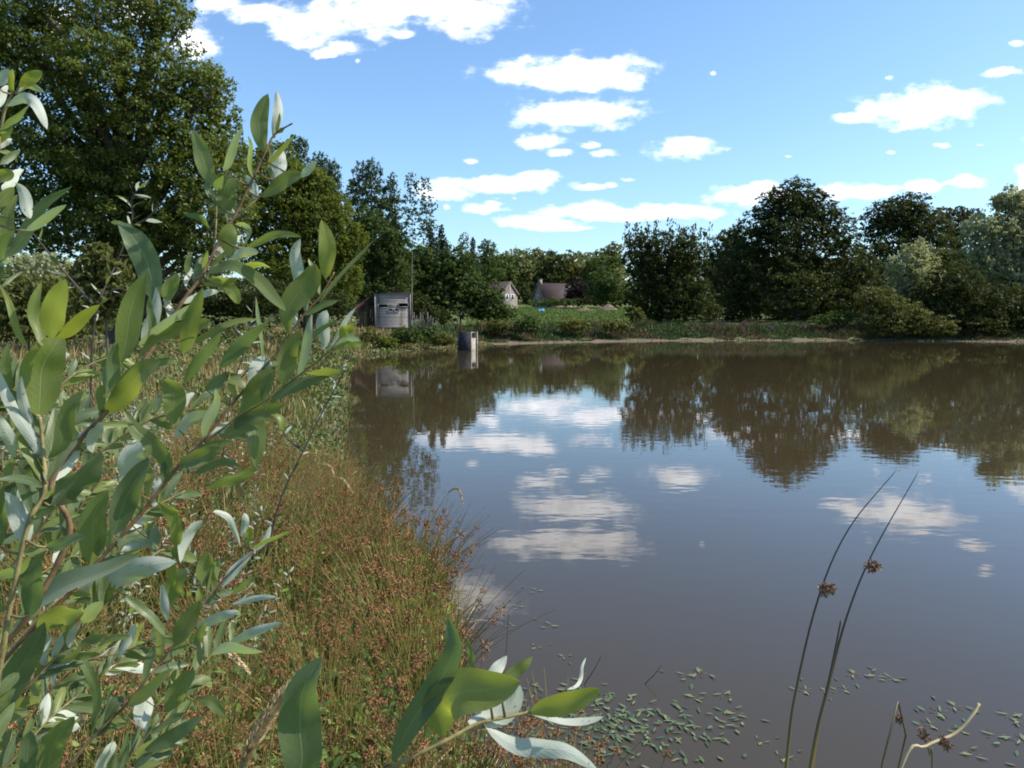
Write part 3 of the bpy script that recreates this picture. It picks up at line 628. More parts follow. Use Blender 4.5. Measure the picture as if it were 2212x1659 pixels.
mb = MB(); mb.box(-Wd, -0.2, 0.104, 0.876, zt - 0.08, zt - 0.02); mb.build('lid', M_conc, sl)

# ------------------------------------------------------------------ houses
def tiles(name, a, b):
    m, nt, out = new_mat(name); tc = nt.add('ShaderNodeTexCoord')
    br = nt.add('ShaderNodeTexBrick', i_Vector=tc.outputs['Object'], i_Scale=2.2); br.inputs['Color1'].default_value = tuple(a) + (1,); br.inputs['Color2'].default_value = tuple(b) + (1,); br.inputs['Mortar'].default_value = (a[0] * .5, a[1] * .5, a[2] * .5, 1)
    nz = nt.add('ShaderNodeTexNoise', i_Vector=tc.outputs['Object'], i_Scale=0.8, i_Detail=6.0)
    c = nt.mix(nt.math('MULTIPLY', nz.outputs['Fac'], 0.5), br.outputs[0], (a[0] * .6, a[1] * .7, a[2] * .8))
    p = nt.add('ShaderNodeBsdfPrincipled', i_Base_Color=c, i_Roughness=0.85); nt.l.new(p.outputs[0], out.inputs[0]); return m
M_tile = tiles('brown_tiles', (0.032, 0.017, 0.016), (0.048, 0.026, 0.023)); M_tile2 = tiles('red_tiles', (0.036, 0.018, 0.015), (0.056, 0.028, 0.022))  # tile colours darkened, roof shade is put into them
M_stone = solid_mat('rendered_stone', (0.20, 0.165, 0.135), (0.29, 0.245, 0.20), 1.5, 0.9)
M_white = solid_mat('white_paint', (0.7, 0.7, 0.68), (0.8, 0.8, 0.78), 3, 0.5)
M_glass, nt, out = new_mat('window_glass'); p = nt.add('ShaderNodeBsdfPrincipled', i_Base_Color=(0.02, 0.025, 0.03, 1), i_Roughness=0.08); nt.l.new(p.outputs[0], out.inputs[0])
def house(name, label, loc, rotz, Lx, Wy, he, hr, wallm, roofm, windows, chimney=None, over=0.25):
    """gable end at x = 0 facing +x; ridge runs along -x"""
    h = thing(name, label, 'house', loc, rotz)
    mb = MB(); mb.add([(0, -Wy / 2, 0), (0, Wy / 2, 0), (0, Wy / 2, he), (0, 0, hr), (0, -Wy / 2, he), (-Lx, -Wy / 2, 0), (-Lx, Wy / 2, 0), (-Lx, Wy / 2, he), (-Lx, 0, hr), (-Lx, -Wy / 2, he)],
           [(0, 1, 2, 3, 4), (9, 8, 7, 6, 5), (0, 4, 9, 5), (1, 6, 7, 2)]); mb.build('wall', wallm, h)
    mb = MB(); sl_ = (hr - he) / (Wy / 2)
    for s in (-1, 1):
        ye, ze = s * (Wy / 2 + 0.3), he - 0.3 * sl_
        P = [(over, ye, ze), (over, 0, hr), (-Lx - over, 0, hr), (-Lx - over, ye, ze)]; P2 = [(x, y, z + 0.16) for x, y, z in P]
        P = [(x, y, z + 0.02) for x, y, z in P]
        F = [(0, 1, 2, 3), (4, 7, 6, 5), (0, 4, 5, 1), (1, 5, 6, 2), (2, 6, 7, 3), (3, 7, 4, 0)]
        mb.add(P + P2, F)
    rf = mb.build('roof', roofm, h)
    if chimney is not None:
        mb = MB(); mb.box(chimney - 0.4, chimney + 0.4, -0.3, 0.3, hr - 0.6, hr + 1.0); mb.box(chimney - 0.46, chimney + 0.46, -0.36, 0.36, hr + 1.003, hr + 1.12); mb.build('chimney', M_stone, rf)
    mb = MB()
    for s in (-1, 1):
        mb.add([(over + 0.01, s * (Wy / 2 + 0.3), he - 0.3 * sl_ - .12), (over + 0.01, 0, hr - .12), (over + 0.01, 0, hr + 0.2), (over + 0.01, s * (Wy / 2 + 0.3), he - 0.3 * sl_ + 0.2)], [(0, 1, 2, 3)])
        mb.add([(over + 0.05, s * (Wy / 2 + 0.3), he - 0.3 * sl_ - .12), (over + 0.05, 0, hr - .12), (over + 0.05, 0, hr + 0.2), (over + 0.05, s * (Wy / 2 + 0.3), he - 0.3 * sl_ + 0.2)], [(0, 1, 2, 3)])
    mb.build('barge_board', M_stone, rf)
    for (y, z, ww, hh) in windows:
        mb = MB(); f = 0.14
        mb.box(0.003, 0.07, y - ww / 2 - f, y - ww / 2, z - f, z + hh + f); mb.box(0.003, 0.07, y + ww / 2, y + ww / 2 + f, z - f, z + hh + f)
        mb.box(0.003, 0.07, y - ww / 2 + .002, y + ww / 2 - .002, z - f, z); mb.box(0.003, 0.07, y - ww / 2 + .002, y + ww / 2 - .002, z + hh, z + hh + f)
        wf_ = mb.build('window', M_white, h)
        mb = MB(); mb.box(0.004, 0.03, y - ww / 2, y + ww / 2, z, z + hh); mb.build('pane', M_glass, wf_)
    return h
D1 = 176; q = at(1101, 662, D1); k1 = D1 / FP
h1 = house('stone_house', 'pale stone gabled house with two upper windows beyond the meadow', (q[0] , D1, gz(q[0], D1) - 0.3), R(-48), 13, 34 * k1 / math.cos(R(42)) * .98, 34 * k1 + 0.3, 58 * k1 + .3, M_stone, M_tile, [(-0.85, 2.5, 0.65, 1.15), (0.85, 2.5, 0.65, 1.15)])
mb = MB(); mb.tube([(0.12, 0.0, 0.0), (0.12, 0.0, 59 * k1)], 0.05, 6); mb.build('drain_pipe', M_white, h1)
q = at(1160, 655, 190); k2 = 190 / FP
h2 = house('tiled_house', 'low house with a big red tiled roof and chimney by the wood', (q[0] + .3, 190, gz(q[0], 190) - 0.3), R(180 + 28), 9.5, 6.4, 2.4, 55 * k2, M_stone, M_tile2, [(0, 2.6, 0.6, 0.9)], chimney=-0.6)
mb = MB(); mb.ellipsoid(at(1216, 631, 185.5) , (0.34, 0.1, 0.38), 12, 6); mb.tube([at(1216, 631, 185.5), at(1216, 636, 187)], 0.04, 5); o = mb.build('satellite_dish', M_white, None)
bpy.context.view_layer.update(); o.parent = h2; o.matrix_parent_inverse = h2.matrix_world.inverted()
M_blue = solid_mat('blue_tarp', (0.05, 0.20, 0.55), (0.09, 0.32, 0.75), 3, 0.5)
q = at(1170, 662, 150); mb = MB(); zg = gz(q[0], 150); rg = np.random.default_rng(4)
nxk = 9
TV = [(q[0] + (i / 8 - .5) * 1.6, 150 + j * 0.35, zg + (0.02 if j in (0, 4) or i in (0, 8) else 0.42 + 0.12 * math.sin(i * 1.3 + j))) for j in range(5) for i in range(nxk)]
TF = [(j * 9 + i, j * 9 + i + 1, (j + 1) * 9 + i + 1, (j + 1) * 9 + i) for j in range(4) for i in range(8)]
tag(mesh_np('blue_tarpaulin', np.array(TV), TF, M_blue, smooth=True), 'bright blue tarpaulin heap lying at the back of the meadow', 'tarpaulin')
M_earth = solid_mat('earth', (0.08, 0.055, 0.038), (0.17, 0.12, 0.085), 1.2, 0.95, bump=0.6)
for (px, hw, hh, D, lab) in ((1312, 26, 9, 158, 'larger brown mound of dug earth at the back of the meadow'), (1262, 28, 5, 152, 'low flat heap of bare earth left of the larger mound')):
    c0 = at(px, 660, D); zg = gz(c0[0], D); Vv = []; n = 22; rw = hw * D / FP; rh = hh * D / FP * 1.3; rg = np.random.default_rng(int(px))
    for j in range(n):
        for i in range(n):
            a, b_ = (i / (n - 1) - .5) * 2, (j / (n - 1) - .5) * 2; r2 = math.hypot(a, b_)
            z = max(-0.2, rh * (1 - r2 ** 1.6)) * (1 + 0.3 * math.sin(a * 5 + 1) * math.cos(b_ * 4)) + rg.normal() * 0.06
            Vv.append((c0[0] + a * rw, D + b_ * 3, zg + z - (0.25 if r2 > 1 else 0)))
    FF = [(j * n + i, j * n + i + 1, (j + 1) * n + i + 1, (j + 1) * n + i) for j in range(n - 1) for i in range(n - 1)]
    tag(mesh_np('earth_mound', np.array(Vv), FF, M_earth, smooth=True), lab, 'earth mound')

# ------------------------------------------------------------------ grasses (stuff)
def scatter(n, ymin, ymax, xfun, rng, power=1.0):
    y = np.exp(rng.uniform(math.log(ymin), math.log(ymax), n)) if power == 0 else ymin + (ymax - ymin) * rng.random(n) ** power
    lo, hi = xfun(y); x = lo + (hi - lo) * rng.random(n); return x, y
def blades(name, x, y, h, w_, cols, rng, lean=0.5, label=None, cat=None, z=None, prof=(1, .9, .6, .08), grav=0.35):
    n = len(x); zz = height(x, y) if z is None else z
    P0 = np.stack((x, y, zz - 0.02), 1); a = rng.random(n) * 2 * math.pi; l = np.abs(rng.normal(size=n)) * lean
    T = np.stack((np.cos(a) * l, np.sin(a) * l, np.ones(n)), 1); S = np.stack((np.cos(a + 1.4), np.sin(a + 1.4), np.zeros(n)), 1) + rng.normal(size=(n, 3)) * 0.2
    V, F = ribbons(P0, T, S, h, w_, grav=grav * rng.random(n), bend=rng.normal(size=n) * 0.15, prof=prof, twist=rng.normal(size=n) * 0.8)
    C = np.array(cols)[rng.choice(len(cols), n)] * (0.7 + 0.6 * rng.random((n, 1)))
    o = mesh_np(name, V, F, M_grass, col=np.repeat(C, len(prof) * 2, 0))
    return tag(o, label, cat, kind='stuff')
rng = np.random.default_rng(11)
GREEN = [(0.07, 0.12, 0.025), (0.10, 0.15, 0.03), (0.05, 0.09, 0.02)]; STRAW = [(0.38, 0.28, 0.12), (0.50, 0.38, 0.19), (0.28, 0.19, 0.08)]; RUST = [(0.17, 0.075, 0.03), (0.22, 0.10, 0.045)]; OLIVE = [(0.13, 0.135, 0.03), (0.16, 0.15, 0.045)]
# near bank
x, y = scatter(80000, 1.3, 14, lambda y: (-0.85 * y - 1.5, 0.3 + 0 * y), rng, 1.3); d = sdist(x, y); k = (d > -0.05)
x, y = x[k], y[k]; tus = 0.5 + 0.5 * np.sin(x * 5.1 + 1.7 * np.sin(y * 3.3)) * np.sin(y * 4.3 + x * 1.9); hh = rng.uniform(0.12, 0.34, len(x)) * (0.35 + 1.2 * tus) * np.clip(y / 3.2, 0.5, 1)
blades('bank_grass', x, y, hh, np.maximum(0.004, 0.0011 * y), GREEN * 3 + OLIVE * 2 + STRAW * 2 + RUST * 2, rng, 0.55, 'mixed green and dry grass covering the near bank', 'grass')
x, y = scatter(9000, 1.6, 11, lambda y: (-0.7 * y - .4, 0.3 + 0 * y), rng, 1.2); d = sdist(x, y); k = (d > 0.0); x, y = x[k], y[k]
blades('arching_grass', x, y, rng.uniform(0.3, 0.65, len(x)), np.maximum(0.007, 0.0024 * y), GREEN + [(0.20, 0.22, 0.06), (0.15, 0.20, 0.04)] + STRAW, rng, 0.9, 'broad arching green and yellow grass leaves between the rush tufts', 'grass', grav=0.9)
x, y = scatter(26000, 1.6, 12, lambda y: (-0.7 * y - .4, 0.3 + 0 * y), rng, 1.2); d = sdist(x, y); k = (d > 0.0); x, y = x[k], y[k]; zz_ = height(x, y) + rng.uniform(0.02, 0.4, len(x))
blades('leafy_weeds', x, y, rng.uniform(0.03, 0.07, len(x)), rng.uniform(0.012, 0.03, len(x)), GREEN + [(0.12, 0.19, 0.03), (0.16, 0.22, 0.05)], rng, 1.6, 'small round-leaved green weeds among the rushes', 'weeds', z=zz_, prof=(.3, 1, .8, .1))
x, y = scatter(16000, 1.5, 12, lambda y: (-0.7 * y - .4, 0.3 + 0 * y), rng, 1.2); d = sdist(x, y); k = (d > -0.15); x, y = x[k], y[k]; zz_ = height(x, y) + rng.uniform(0.01, 0.16, len(x))
blades('fallen_straw', x, y, rng.uniform(0.15, 0.45, len(x)), np.maximum(0.004, 0.0013 * y), STRAW * 2 + RUST + [(0.42, 0.27, 0.14)], rng, 5.0, 'fallen dry stems matted between the living rushes', 'straw', z=zz_, grav=0.1)
x, y = scatter(60000, 9, 52, lambda y: (-0.72 * y, -1.5 - 0.0 * y), rng, 1.0); d = sdist(x, y); cl = np.sin(x * 1.3 + 2 * np.sin(y * .37)) + np.sin(y * 0.8 + x * .5); k = (d > 0.0) & (cl > 0.1 - (y < 18) * .6); x, y, cl = x[k], y[k], cl[k]
zz_ = height(x, y) + rng.random(len(x)) ** 0.7 * np.clip(0.35 + 0.35 * cl, 0.2, 1.1) * np.clip(sdist(x, y) / 2 + .25, 0, 1)
blades('scrub_leaves', x, y, 0.0042 * y + 0.03, 0.0022 * y + 0.008, GREEN + OLIVE + [(0.12, 0.18, 0.05), (0.17, 0.20, 0.11)], rng, 1.6, 'leafy green scrub and weeds growing through the dry grass of the left bank', 'weeds', z=zz_, prof=(.2, 1, .8, .1))
# middle field
x, y = scatter(110000, 10, 62, lambda y: (-0.75 * y, -1.5 - 0.0 * y), rng, 1.1); d = sdist(x, y); k = (d > -0.1)
x, y, d = x[k], y[k], d[k]; hh = rng.uniform(0.3, 0.8, len(x)) * np.clip(d / 3.5 + 0.25, 0, 1); s = rng.random(len(x)) < np.clip(0.12 + d * 0.12, 0, 0.5)
blades('field_grass', x[s], y[s], hh[s], 0.0011 * y[s], STRAW * 2 + OLIVE + RUST[:1], rng, 0.4, 'tall dry straw-coloured grass between the pond and the wood', 'grass')
blades('herb_layer', x[~s], y[~s], hh[~s] * 0.8, 0.0016 * y[~s], GREEN + OLIVE * 2, rng, 0.7, 'green herbs and weeds mixed through the dry bank grass', 'weeds')
# meadow and far bank
x, y = scatter(60000, 70, 190, lambda y: (-0.06 * y, 0.23 * y), rng, 1.0); k = sdist(x, y) > 4; x, y = x[k], y[k]
blades('meadow_grass', x, y, rng.uniform(0.15, 0.4, len(x)), 0.0022 * y, [(0.085, 0.14, 0.022), (0.105, 0.165, 0.028), (0.135, 0.17, 0.04)], rng, 0.5, 'short green meadow grass in front of the houses', 'grass')
x, y = scatter(300000, 50, 82, lambda y: (-9 + 0 * y, 52 + 0 * y), rng, 1.0); d = sdist(x, y); nzv = np.sin(x * 0.8) * np.sin(y * 0.9 + x * 0.3) + 0.6 * np.sin(x * 2.3 + 1); k = (d > 1.5 + 0.7 * nzv) & (d < 9); x, y, d, nzv = x[k], y[k], d[k], nzv[k]
k = rng.random(len(x)) < 0.8; x, y, d, nzv = x[k], y[k], d[k], nzv[k]
hh = rng.uniform(0.4, 1.0, len(x)) * (0.85 + 0.35 * nzv) * np.clip(d / 4, 0.3, 1)
grp = (np.sin(x * 0.55 + 2) + np.sin(x * 1.7 + y)) > 0.2
blades('bank_reeds', x[grp], y[grp], np.maximum(0.2, hh[grp]), 0.11, [(0.07, 0.085, 0.025), (0.11, 0.085, 0.04), (0.12, 0.07, 0.04)], rng, 0.35, 'brownish reeds and dock along the far bank', 'reeds')
blades('bank_herbs', x[~grp], y[~grp], np.maximum(0.2, hh[~grp] * .8), 0.13, [(0.055, 0.085, 0.022), (0.08, 0.11, 0.03), (0.045, 0.07, 0.02)], rng, 0.5, 'green waterside herbs along the far bank', 'herbs')
x, y = scatter(26000, 50, 76, lambda y: (-9 + 0 * y, 54 + 0 * y), rng, 1.0); d = sdist(x, y); k = (d > 0.5) & (d < 3.4) & (np.sin(x * .6) + np.sin(x * 1.9 + 2) > -0.6); x, y = x[k], y[k]
blades('shore_turf', x, y, 0.13, 0.12, [(0.10, 0.12, 0.04), (0.14, 0.13, 0.06)], rng, 0.9, 'low sparse turf on the muddy margin across the water', 'turf')

# purple loosestrife spikes on the far bank
M_purple = solid_mat('purple_flowers', (0.14, 0.045, 0.12), (0.20, 0.07, 0.17), 20, 0.7)
M_herbstem = solid_mat('herb_stem', (0.06, 0.09, 0.025), (0.10, 0.12, 0.04), 20, 0.7)
rg = np.random.default_rng(9); first = None
def dup(root, loc, rotz, scale=1.0, label=None):
    r = root.copy(); COL.objects.link(r); r.location = loc; r.rotation_euler = (0, 0, rotz); r.scale = (scale,) * 3
    if label: r['label'] = label
    for ch in list(root.children):
        c = ch.copy(); COL.objects.link(c); c.parent = r
        for g in list(ch.children):
            g2 = g.copy(); COL.objects.link(g2); g2.parent = c
    return r
for k in range(9):
    px = rg.choice((1480, 1560, 1600, 1690, 1740, 1650)) + rg.normal() * 18; Y = 74 + rg.uniform(-1, 2); xx = at(px, 700, Y)[0]; loc = (xx, Y, gz(xx, Y) + 0.3)
    if first is None:
        first = thing('purple_loosestrife', 'purple flowering loosestrife in the far bank fringe under the dark trees', 'flower', loc, group='purple flowers on the far bank')
        mb = MB(); mf = MB()
        for q in range(3):
            mb = MB(); mf = MB(); a = rg.random() * 6.28; rr = rg.uniform(0, 0.3); b0 = np.array((math.cos(a) * rr, math.sin(a) * rr, -0.3)); t0 = b0 * 1.3 + np.array((0, 0, rg.uniform(1.1, 1.5)))
            mb.tube([b0, t0], 0.02, 4); mf.tube([t0 * .7 + b0 * .3, t0 + np.array((0, 0, .02))], (0.045, 0.02), 6)
            mb.build('stem', M_herbstem, first); mf.build('flower_spike', M_purple, first)
    else: dup(first, loc, rg.random() * 6, rg.uniform(.5, .8))

# ------------------------------------------------------------------ rushes
M_rush = solid_mat('rush_stem', (0.075, 0.10, 0.018), (0.28, 0.20, 0.06), 7, 0.5, (1, 1, 1))
M_rush_head = solid_mat('rush_seed_head', (0.13, 0.058, 0.024), (0.34, 0.165, 0.070), 90, 0.8)
M_drystem = solid_mat('dry_stem', (0.34, 0.26, 0.13), (0.48, 0.38, 0.22), 30, 0.7)
def rush_head(V, F, c, r, rng, n=34):
    """cluster of little spiky capsules"""
    o = sum(len(v) for v in V)
    dr = randunit(n, rng); P = c + dr * r * rng.uniform(0.2, 1.0, (n, 1))
    for ax in range(2):
        v, f = ribbons(P, dr + rng.normal(size=(n, 3)) * 0.5, randunit(n, rng), r * 0.62, r * 0.30, prof=(0.3, 1, .15)); V.append(v); F.append(f + o); o += len(v)
def make_rush_variant(seed, nst, H, spread):
    rg = np.random.default_rng(seed); mb = MB(); HV = []; HF = []
    SV = []; SF = []; o = 0
    for i in range(nst):
        a = rg.random() * 6.283; rr = rg.random() ** 0.6 * spread * 0.45; b0 = np.array((math.cos(a) * rr, math.sin(a) * rr, -0.03))
        L = H * rg.uniform(0.6, 1.1); le = (np.array((math.cos(a), math.sin(a), 0)) * rg.uniform(0.05, 0.6) + np.array((.14, -.03, 0))) * L + rg.normal(size=3) * np.array((.08, .08, 0)) * L
        t0 = b0 + le + np.array((0, 0, L * math.sqrt(max(0.3, 1 - (np.linalg.norm(le) / L) ** 2))))
        m0 = b0 * 0.5 + t0 * 0.5 + np.array((0, 0, 0.07 * L)) - le * 0.15
        pts = spline([b0, m0, t0], 6); mb.tube(pts, np.linspace(0.0030, 0.0010, 6), 3, cap=False)
        if rg.random() < (0.55, 0.12, 0.4)[seed - 1]:
            rush_head(HV, HF, pts[4] + rg.normal(size=3) * 0.006, rg.uniform(0.015, 0.027), rg, 22)
    return mb, HV, HF
VAR = [make_rush_variant(s, n, H, sp_) for s, n, H, sp_ in ((1, 150, 0.88, 0.4), (2, 130, 0.70, 0.36), (3, 170, 0.80, 0.5))]
PROTO = []
def rush_clump(i, x, y, rot, sc, label):
    z = gz(x, y)
    if i >= len(PROTO):
        mb, HV, HF = VAR[i]; r = thing('rush_clump', label, 'rushes', (x, y, z), rot, group='rush clumps on the near bank')
        mb.build('stems', M_rush, r); mesh_np('seed_heads', np.concatenate(HV), np.concatenate(HF), M_rush_head, r); PROTO.append(r); r.scale = (sc,) * 3; return r
    return dup(PROTO[i], (x, y, z), rot, sc, label)
rg = np.random.default_rng(21); spots = []
for i in range(900):
    y = rg.uniform(1.7, 9.5) ; x = rg.uniform(-4.2, 0.2); d = sdist([x], [y])[0]
    if 0.08 < d < 3.2 - 0.18 * y and x > -0.62 * y - 0.3 and all(math.hypot(x - a, y - b) > 0.44 for a, b in spots): spots.append((x, y))
spots = spots[:64]
for n, (x, y) in enumerate(spots):
    rush_clump(n if n < 3 else int(rg.integers(3)), x, y, rg.random() * 6.28, rg.uniform(.65, 1.2) * (0.8 if y < 3.4 else 1), 'tuft of green-brown rushes with rusty seed heads on the near bank')

def stem_thing(name, label, cat, pts, r0, r1, mat, heads=(), headmat=None, kink=False, mid_mat=None, hn=46):
    P = np.array([at(*p) for p in pts]); b0 = P[0].copy(); root = thing(name, label, cat, tuple(b0))
    c = (P if kink else spline(P, 26)) - b0
    mb = MB(); mb.tube(c, np.linspace(r0, r1, len(c)), 6); mb.build('stem', mat, root)
    rg = np.random.default_rng(len(name) + int(pts[0][0]))
    for (px, py, Y, r) in heads:
        HV, HF = [], []; cc = at(px, py, Y) - b0
        for q in range(3): rush_head(HV, HF, cc + rg.normal(size=3) * r * 0.45, r * 0.75, rg, hn)
        mesh_np('seed_head', np.concatenate(HV), np.concatenate(HF), headmat or M_rush_head, root)
    return root
M_rush_fg, nt, out = new_mat('rush_stem_dark'); tc = nt.add('ShaderNodeTexCoord'); sp = nt.add('ShaderNodeSeparateXYZ', i_0=tc.outputs['Object'])
c = nt.ramp(nt.maprange(sp.outputs[2], 0.25, 0.75), [(0, (0.22, 0.18, 0.03)), (0.5, (0.10, 0.075, 0.03)), (1, (0.035, 0.028, 0.022))])
p = nt.add('ShaderNodeBsdfPrincipled', i_Base_Color=c, i_Roughness=0.45); nt.l.new(p.outputs[0], out.inputs[0])
M_head_fg = solid_mat('brown_seed_head', (0.13, 0.075, 0.045), (0.33, 0.20, 0.12), 160, 0.8)
stem_thing('tall_rush', 'tall thin rush arching right, left of the two with brown seed heads', 'rush', [(1655, 2150, 1.32), (1700, 1640, 1.38), (1722, 1480, 1.4), (1770, 1285, 1.42), (1835, 1140, 1.44), (1943, 1008, 1.46)], 0.0036, 0.0007, M_rush_fg, [(1791, 1270, 1.42, 0.0135), (1786, 1277, 1.42, .010)], M_head_fg)
stem_thing('tall_rush', 'tall straighter rush with its seed head higher, right of the two', 'rush', [(1680, 2150, 1.32), (1752, 1650, 1.38), (1790, 1480, 1.4), (1830, 1330, 1.42), (1885, 1195, 1.44), (1988, 1012, 1.46)], 0.0042, 0.0007, M_rush_fg, [(1882, 1218, 1.43, 0.0135), (1892, 1221, 1.43, 0.008)], M_head_fg)
stem_thing('tall_rush', 'short bare rush stub rising beside the straighter rush', 'rush', [(1690, 2150, 1.33), (1757, 1640, 1.39), (1795, 1450, 1.4), (1817, 1338, 1.41)], 0.0036, 0.0016, M_rush_fg)
stem_thing('tall_rush', 'dark rush snapped over in a sharp kink at the lower right', 'rush', [(1850, 2150, 1.4), (1906, 1650, 1.46), (1940, 1516, 1.48), (1957, 1588, 1.49), (1945, 1640, 1.5), (1925, 1720, 1.5)], 0.0026, 0.0018, M_rush_fg, [(1945, 1553, 1.49, 0.010)], M_head_fg, kink=True)
stem_thing('tall_rush', 'pale curved dry stalk leaning right at the lower right corner', 'rush', [(1800, 2150, 1.3), (1945, 1662, 1.4), (2000, 1612, 1.42), (2062, 1585, 1.44), (2100, 1545, 1.45), (2115, 1520, 1.46)], 0.0026, 0.0034, M_drystem, [(2044, 1603, 1.43, 0.011), (2034, 1606, 1.43, .008)], M_head_fg)
stem_thing('tall_rush', 'small leaning rush between the kinked one and the pale stalk', 'rush', [(2010, 2150, 1.4), (2014, 1660, 1.46), (2008, 1630, 1.46), (2000, 1598, 1.46)], 0.0022, 0.001, M_rush_fg, [(1996, 1587, 1.46, 0.010)], M_head_fg)
for (pts, lab) in ([[(960, 1330, 4.9), (912, 1210, 4.9)], 'x'],): pass
# short rushes with heads rising from the shallows at the bottom
for k, (bx, by, tx, ty, D, lab) in enumerate([
    (1030, 1690, 1050, 1500, 2.3, 'rush with a brown head in front of the bottom willow shoot, leftmost'),
    (1215, 1660, 1240, 1563, 2.3, 'rush head just above the bottom edge below the floating leaves'),
    (1310, 1680, 1332, 1612, 2.3, 'rush head at the bottom edge right of the willow shoot'),
    (1425, 1690, 1440, 1622, 2.3, 'rightmost low rush head at the bottom edge under the floating leaves'),
    (1130, 1640, 1138, 1553, 2.3, 'rush head hidden half behind the bottom willow shoot')]):
    stem_thing('low_rush', lab, 'rush', [(bx - 6, by + 260, D), (bx, by, D), ((bx + tx) / 2 - 2, (by + ty) / 2, D), (tx, ty, D)], 0.0022, 0.0009, M_rush_fg, [(tx, ty + 6, D, 0.0125)], M_rush_head, hn=26)
# dark twigs poking out of the water
for (a, b_, lab) in [((1394, 1478), (1428, 1438), 'dark twig sticking out of the water, the right-leaning one farthest right'),
                     ((1262, 1480), (1300, 1415), 'dark twig with a brown tuft above the floating leaves'),
                     ((985, 1430), (990, 1265), 'straight thin upright dry stalk at the water edge'),
                     ((1084, 1490), (1099, 1320), 'thin upright dark stalk rising from the shallows')]:
    g0 = ground_at(*a); Y = g0[1]; o = stem_thing('water_twig', lab, 'twig', [(a[0] - 3, a[1] + 25, Y), (a[0], a[1], Y), ((a[0] + b_[0]) / 2 + 2, (a[1] + b_[1]) / 2, Y), (b_[0], b_[1], Y)], 0.004, 0.0015, M_twig_dark)

# nodding dry grass heads
def grass_head(name, label, stem, head, r, mat=None, fl=420, fr=0.0045):
    P = np.array([at(*p) for p in stem]); b0 = P[0].copy(); root = thing(name, label, 'grass stalk', tuple(b0))
    mb = MB(); c = spline(P, 20) - b0; mb.tube(c, np.linspace(fr * .45, fr * .22, 20), 5); mb.build('stem', M_drystem if mat is None else mat, root)
    H = spline([at(*p) for p in head], 40) - b0; rg = np.random.default_rng(int(head[0][0])); i = rg.integers(0, 39, fl); t = rg.random((fl, 1)); C = H[i] * (1 - t) + H[i + 1] * t
    Tn = unit(H[np.minimum(i + 1, 39)] - H[i]); env = np.sin(np.clip((i + 1) / 40, .06, .97) * math.pi) ** 0.5
    O = randunit(fl, rg); V, F = ribbons(C, Tn + O * 0.55, randunit(fl, rg), r * 1.6 * env, r * 0.38, prof=(.3, 1, .1)); mesh_np('seed_head', V, F, M_dryhead, root); return root
M_dryhead = solid_mat('dry_grass_head', (0.42, 0.30, 0.14), (0.62, 0.48, 0.27), 120, 0.8)
grass_head('grass_stalk', 'single tall dry grass stalk nodding right in front of the water', [(880, 1290, 5.2), (905, 1200, 5.2), (935, 1120, 5.2), (967, 1065, 5.2)], [(966, 1066, 5.2), (980, 1056, 5.2), (992, 1060, 5.2), (1000, 1088, 5.2)], 0.013, fr=0.006)
grass_head('grass_stalk', 'pale arched grass head over the brown shallows, uppermost of two', [(640, 1060, 4.6), (660, 1020, 4.6), (690, 1000, 4.6)], [(688, 1003, 4.6), (705, 1003, 4.6), (716, 1012, 4.6), (722, 1028, 4.6)], 0.010, fr=0.005)
grass_head('grass_stalk', 'pale arched grass head over the brown shallows, lower of two', [(650, 1120, 4.6), (680, 1050, 4.6), (715, 1028, 4.6)], [(716, 1030, 4.6), (738, 1034, 4.6), (750, 1046, 4.6), (763, 1066, 4.6)], 0.010, fr=0.005)
grass_head('grass_stalk', 'thick golden grass spike leaning right beside the bottom willow leaf', [(470, 1900, 0.75), (515, 1700, 0.76), (535, 1640, 0.77)], [(515, 1690, .77), (535, 1630, .77), (572, 1560, .78), (615, 1500, .79), (668, 1450, .8)], 0.0105, fl=1500, fr=0.003)
grass_head('grass_stalk', 'golden grass spike lying across the rushes under the willow leaves', [(380, 1440, 1.5), (420, 1405, 1.5)], [(415, 1402, 1.5), (455, 1392, 1.5), (500, 1415, 1.5), (537, 1452, 1.5)], 0.011, fl=700, fr=0.003)
grass_head('grass_stalk', 'short golden grass spike low at the left behind the leaves', [(60, 1610, 1.3), (85, 1560, 1.3)], [(80, 1562, 1.3), (115, 1545, 1.3), (150, 1545, 1.3), (180, 1560, 1.3)], 0.010, fl=600, fr=0.003)

# ------------------------------------------------------------------ floating leaves
M_float = leaf_mat('floating_leaf', (0.030, 0.075, 0.020), (0.17, 0.19, 0.07), trans=0.08, rough=0.25, spec=0.7)
def float_sprig(n, rg, L=0.058, spread=0.075):
    a = rg.random(n) * 6.283; T = np.stack((np.cos(a), np.sin(a), np.full(n, 0.04)), 1); P0 = np.stack((rg.normal(size=n) * spread, rg.normal(size=n) * spread, np.full(n, 0.006) + rg.random(n) * 0.004), 1)
    S = np.stack((-np.sin(a), np.cos(a), rg.normal(size=n) * 0.12), 1)
    return ribbons(P0, T, S, L * rg.uniform(.6, 1.2, n), L * rg.uniform(.2, .34, n), prof=(0.1, .8, 1, .75, .1), bend=rg.normal(size=n) * 0.06)
rg = np.random.default_rng(33); VV, FF, TT, o = [], [], [], 0
for i in range(150):
    px, py = rg.normal(1320, 160), rg.normal(1565, 50)
    if py < 1440 or px < 1020: continue
    if py < 1560 - (1620 - px) * 0.22 or px > 1640: continue
    g = ground_at(px, py); V, F = float_sprig(rg.integers(2, 6), rg); V[:, :2] += g[:2]; VV.append(V); FF.append(F + o); o += len(V); TT.append(np.repeat(rg.random(len(V) // 10), 10))
tag(mesh_np('floating_weed_mat', np.concatenate(VV), np.concatenate(FF), M_float, tint=np.concatenate(TT)), 'dense drift of small floating pondweed leaves in the shallows', 'pondweed', kind='stuff')
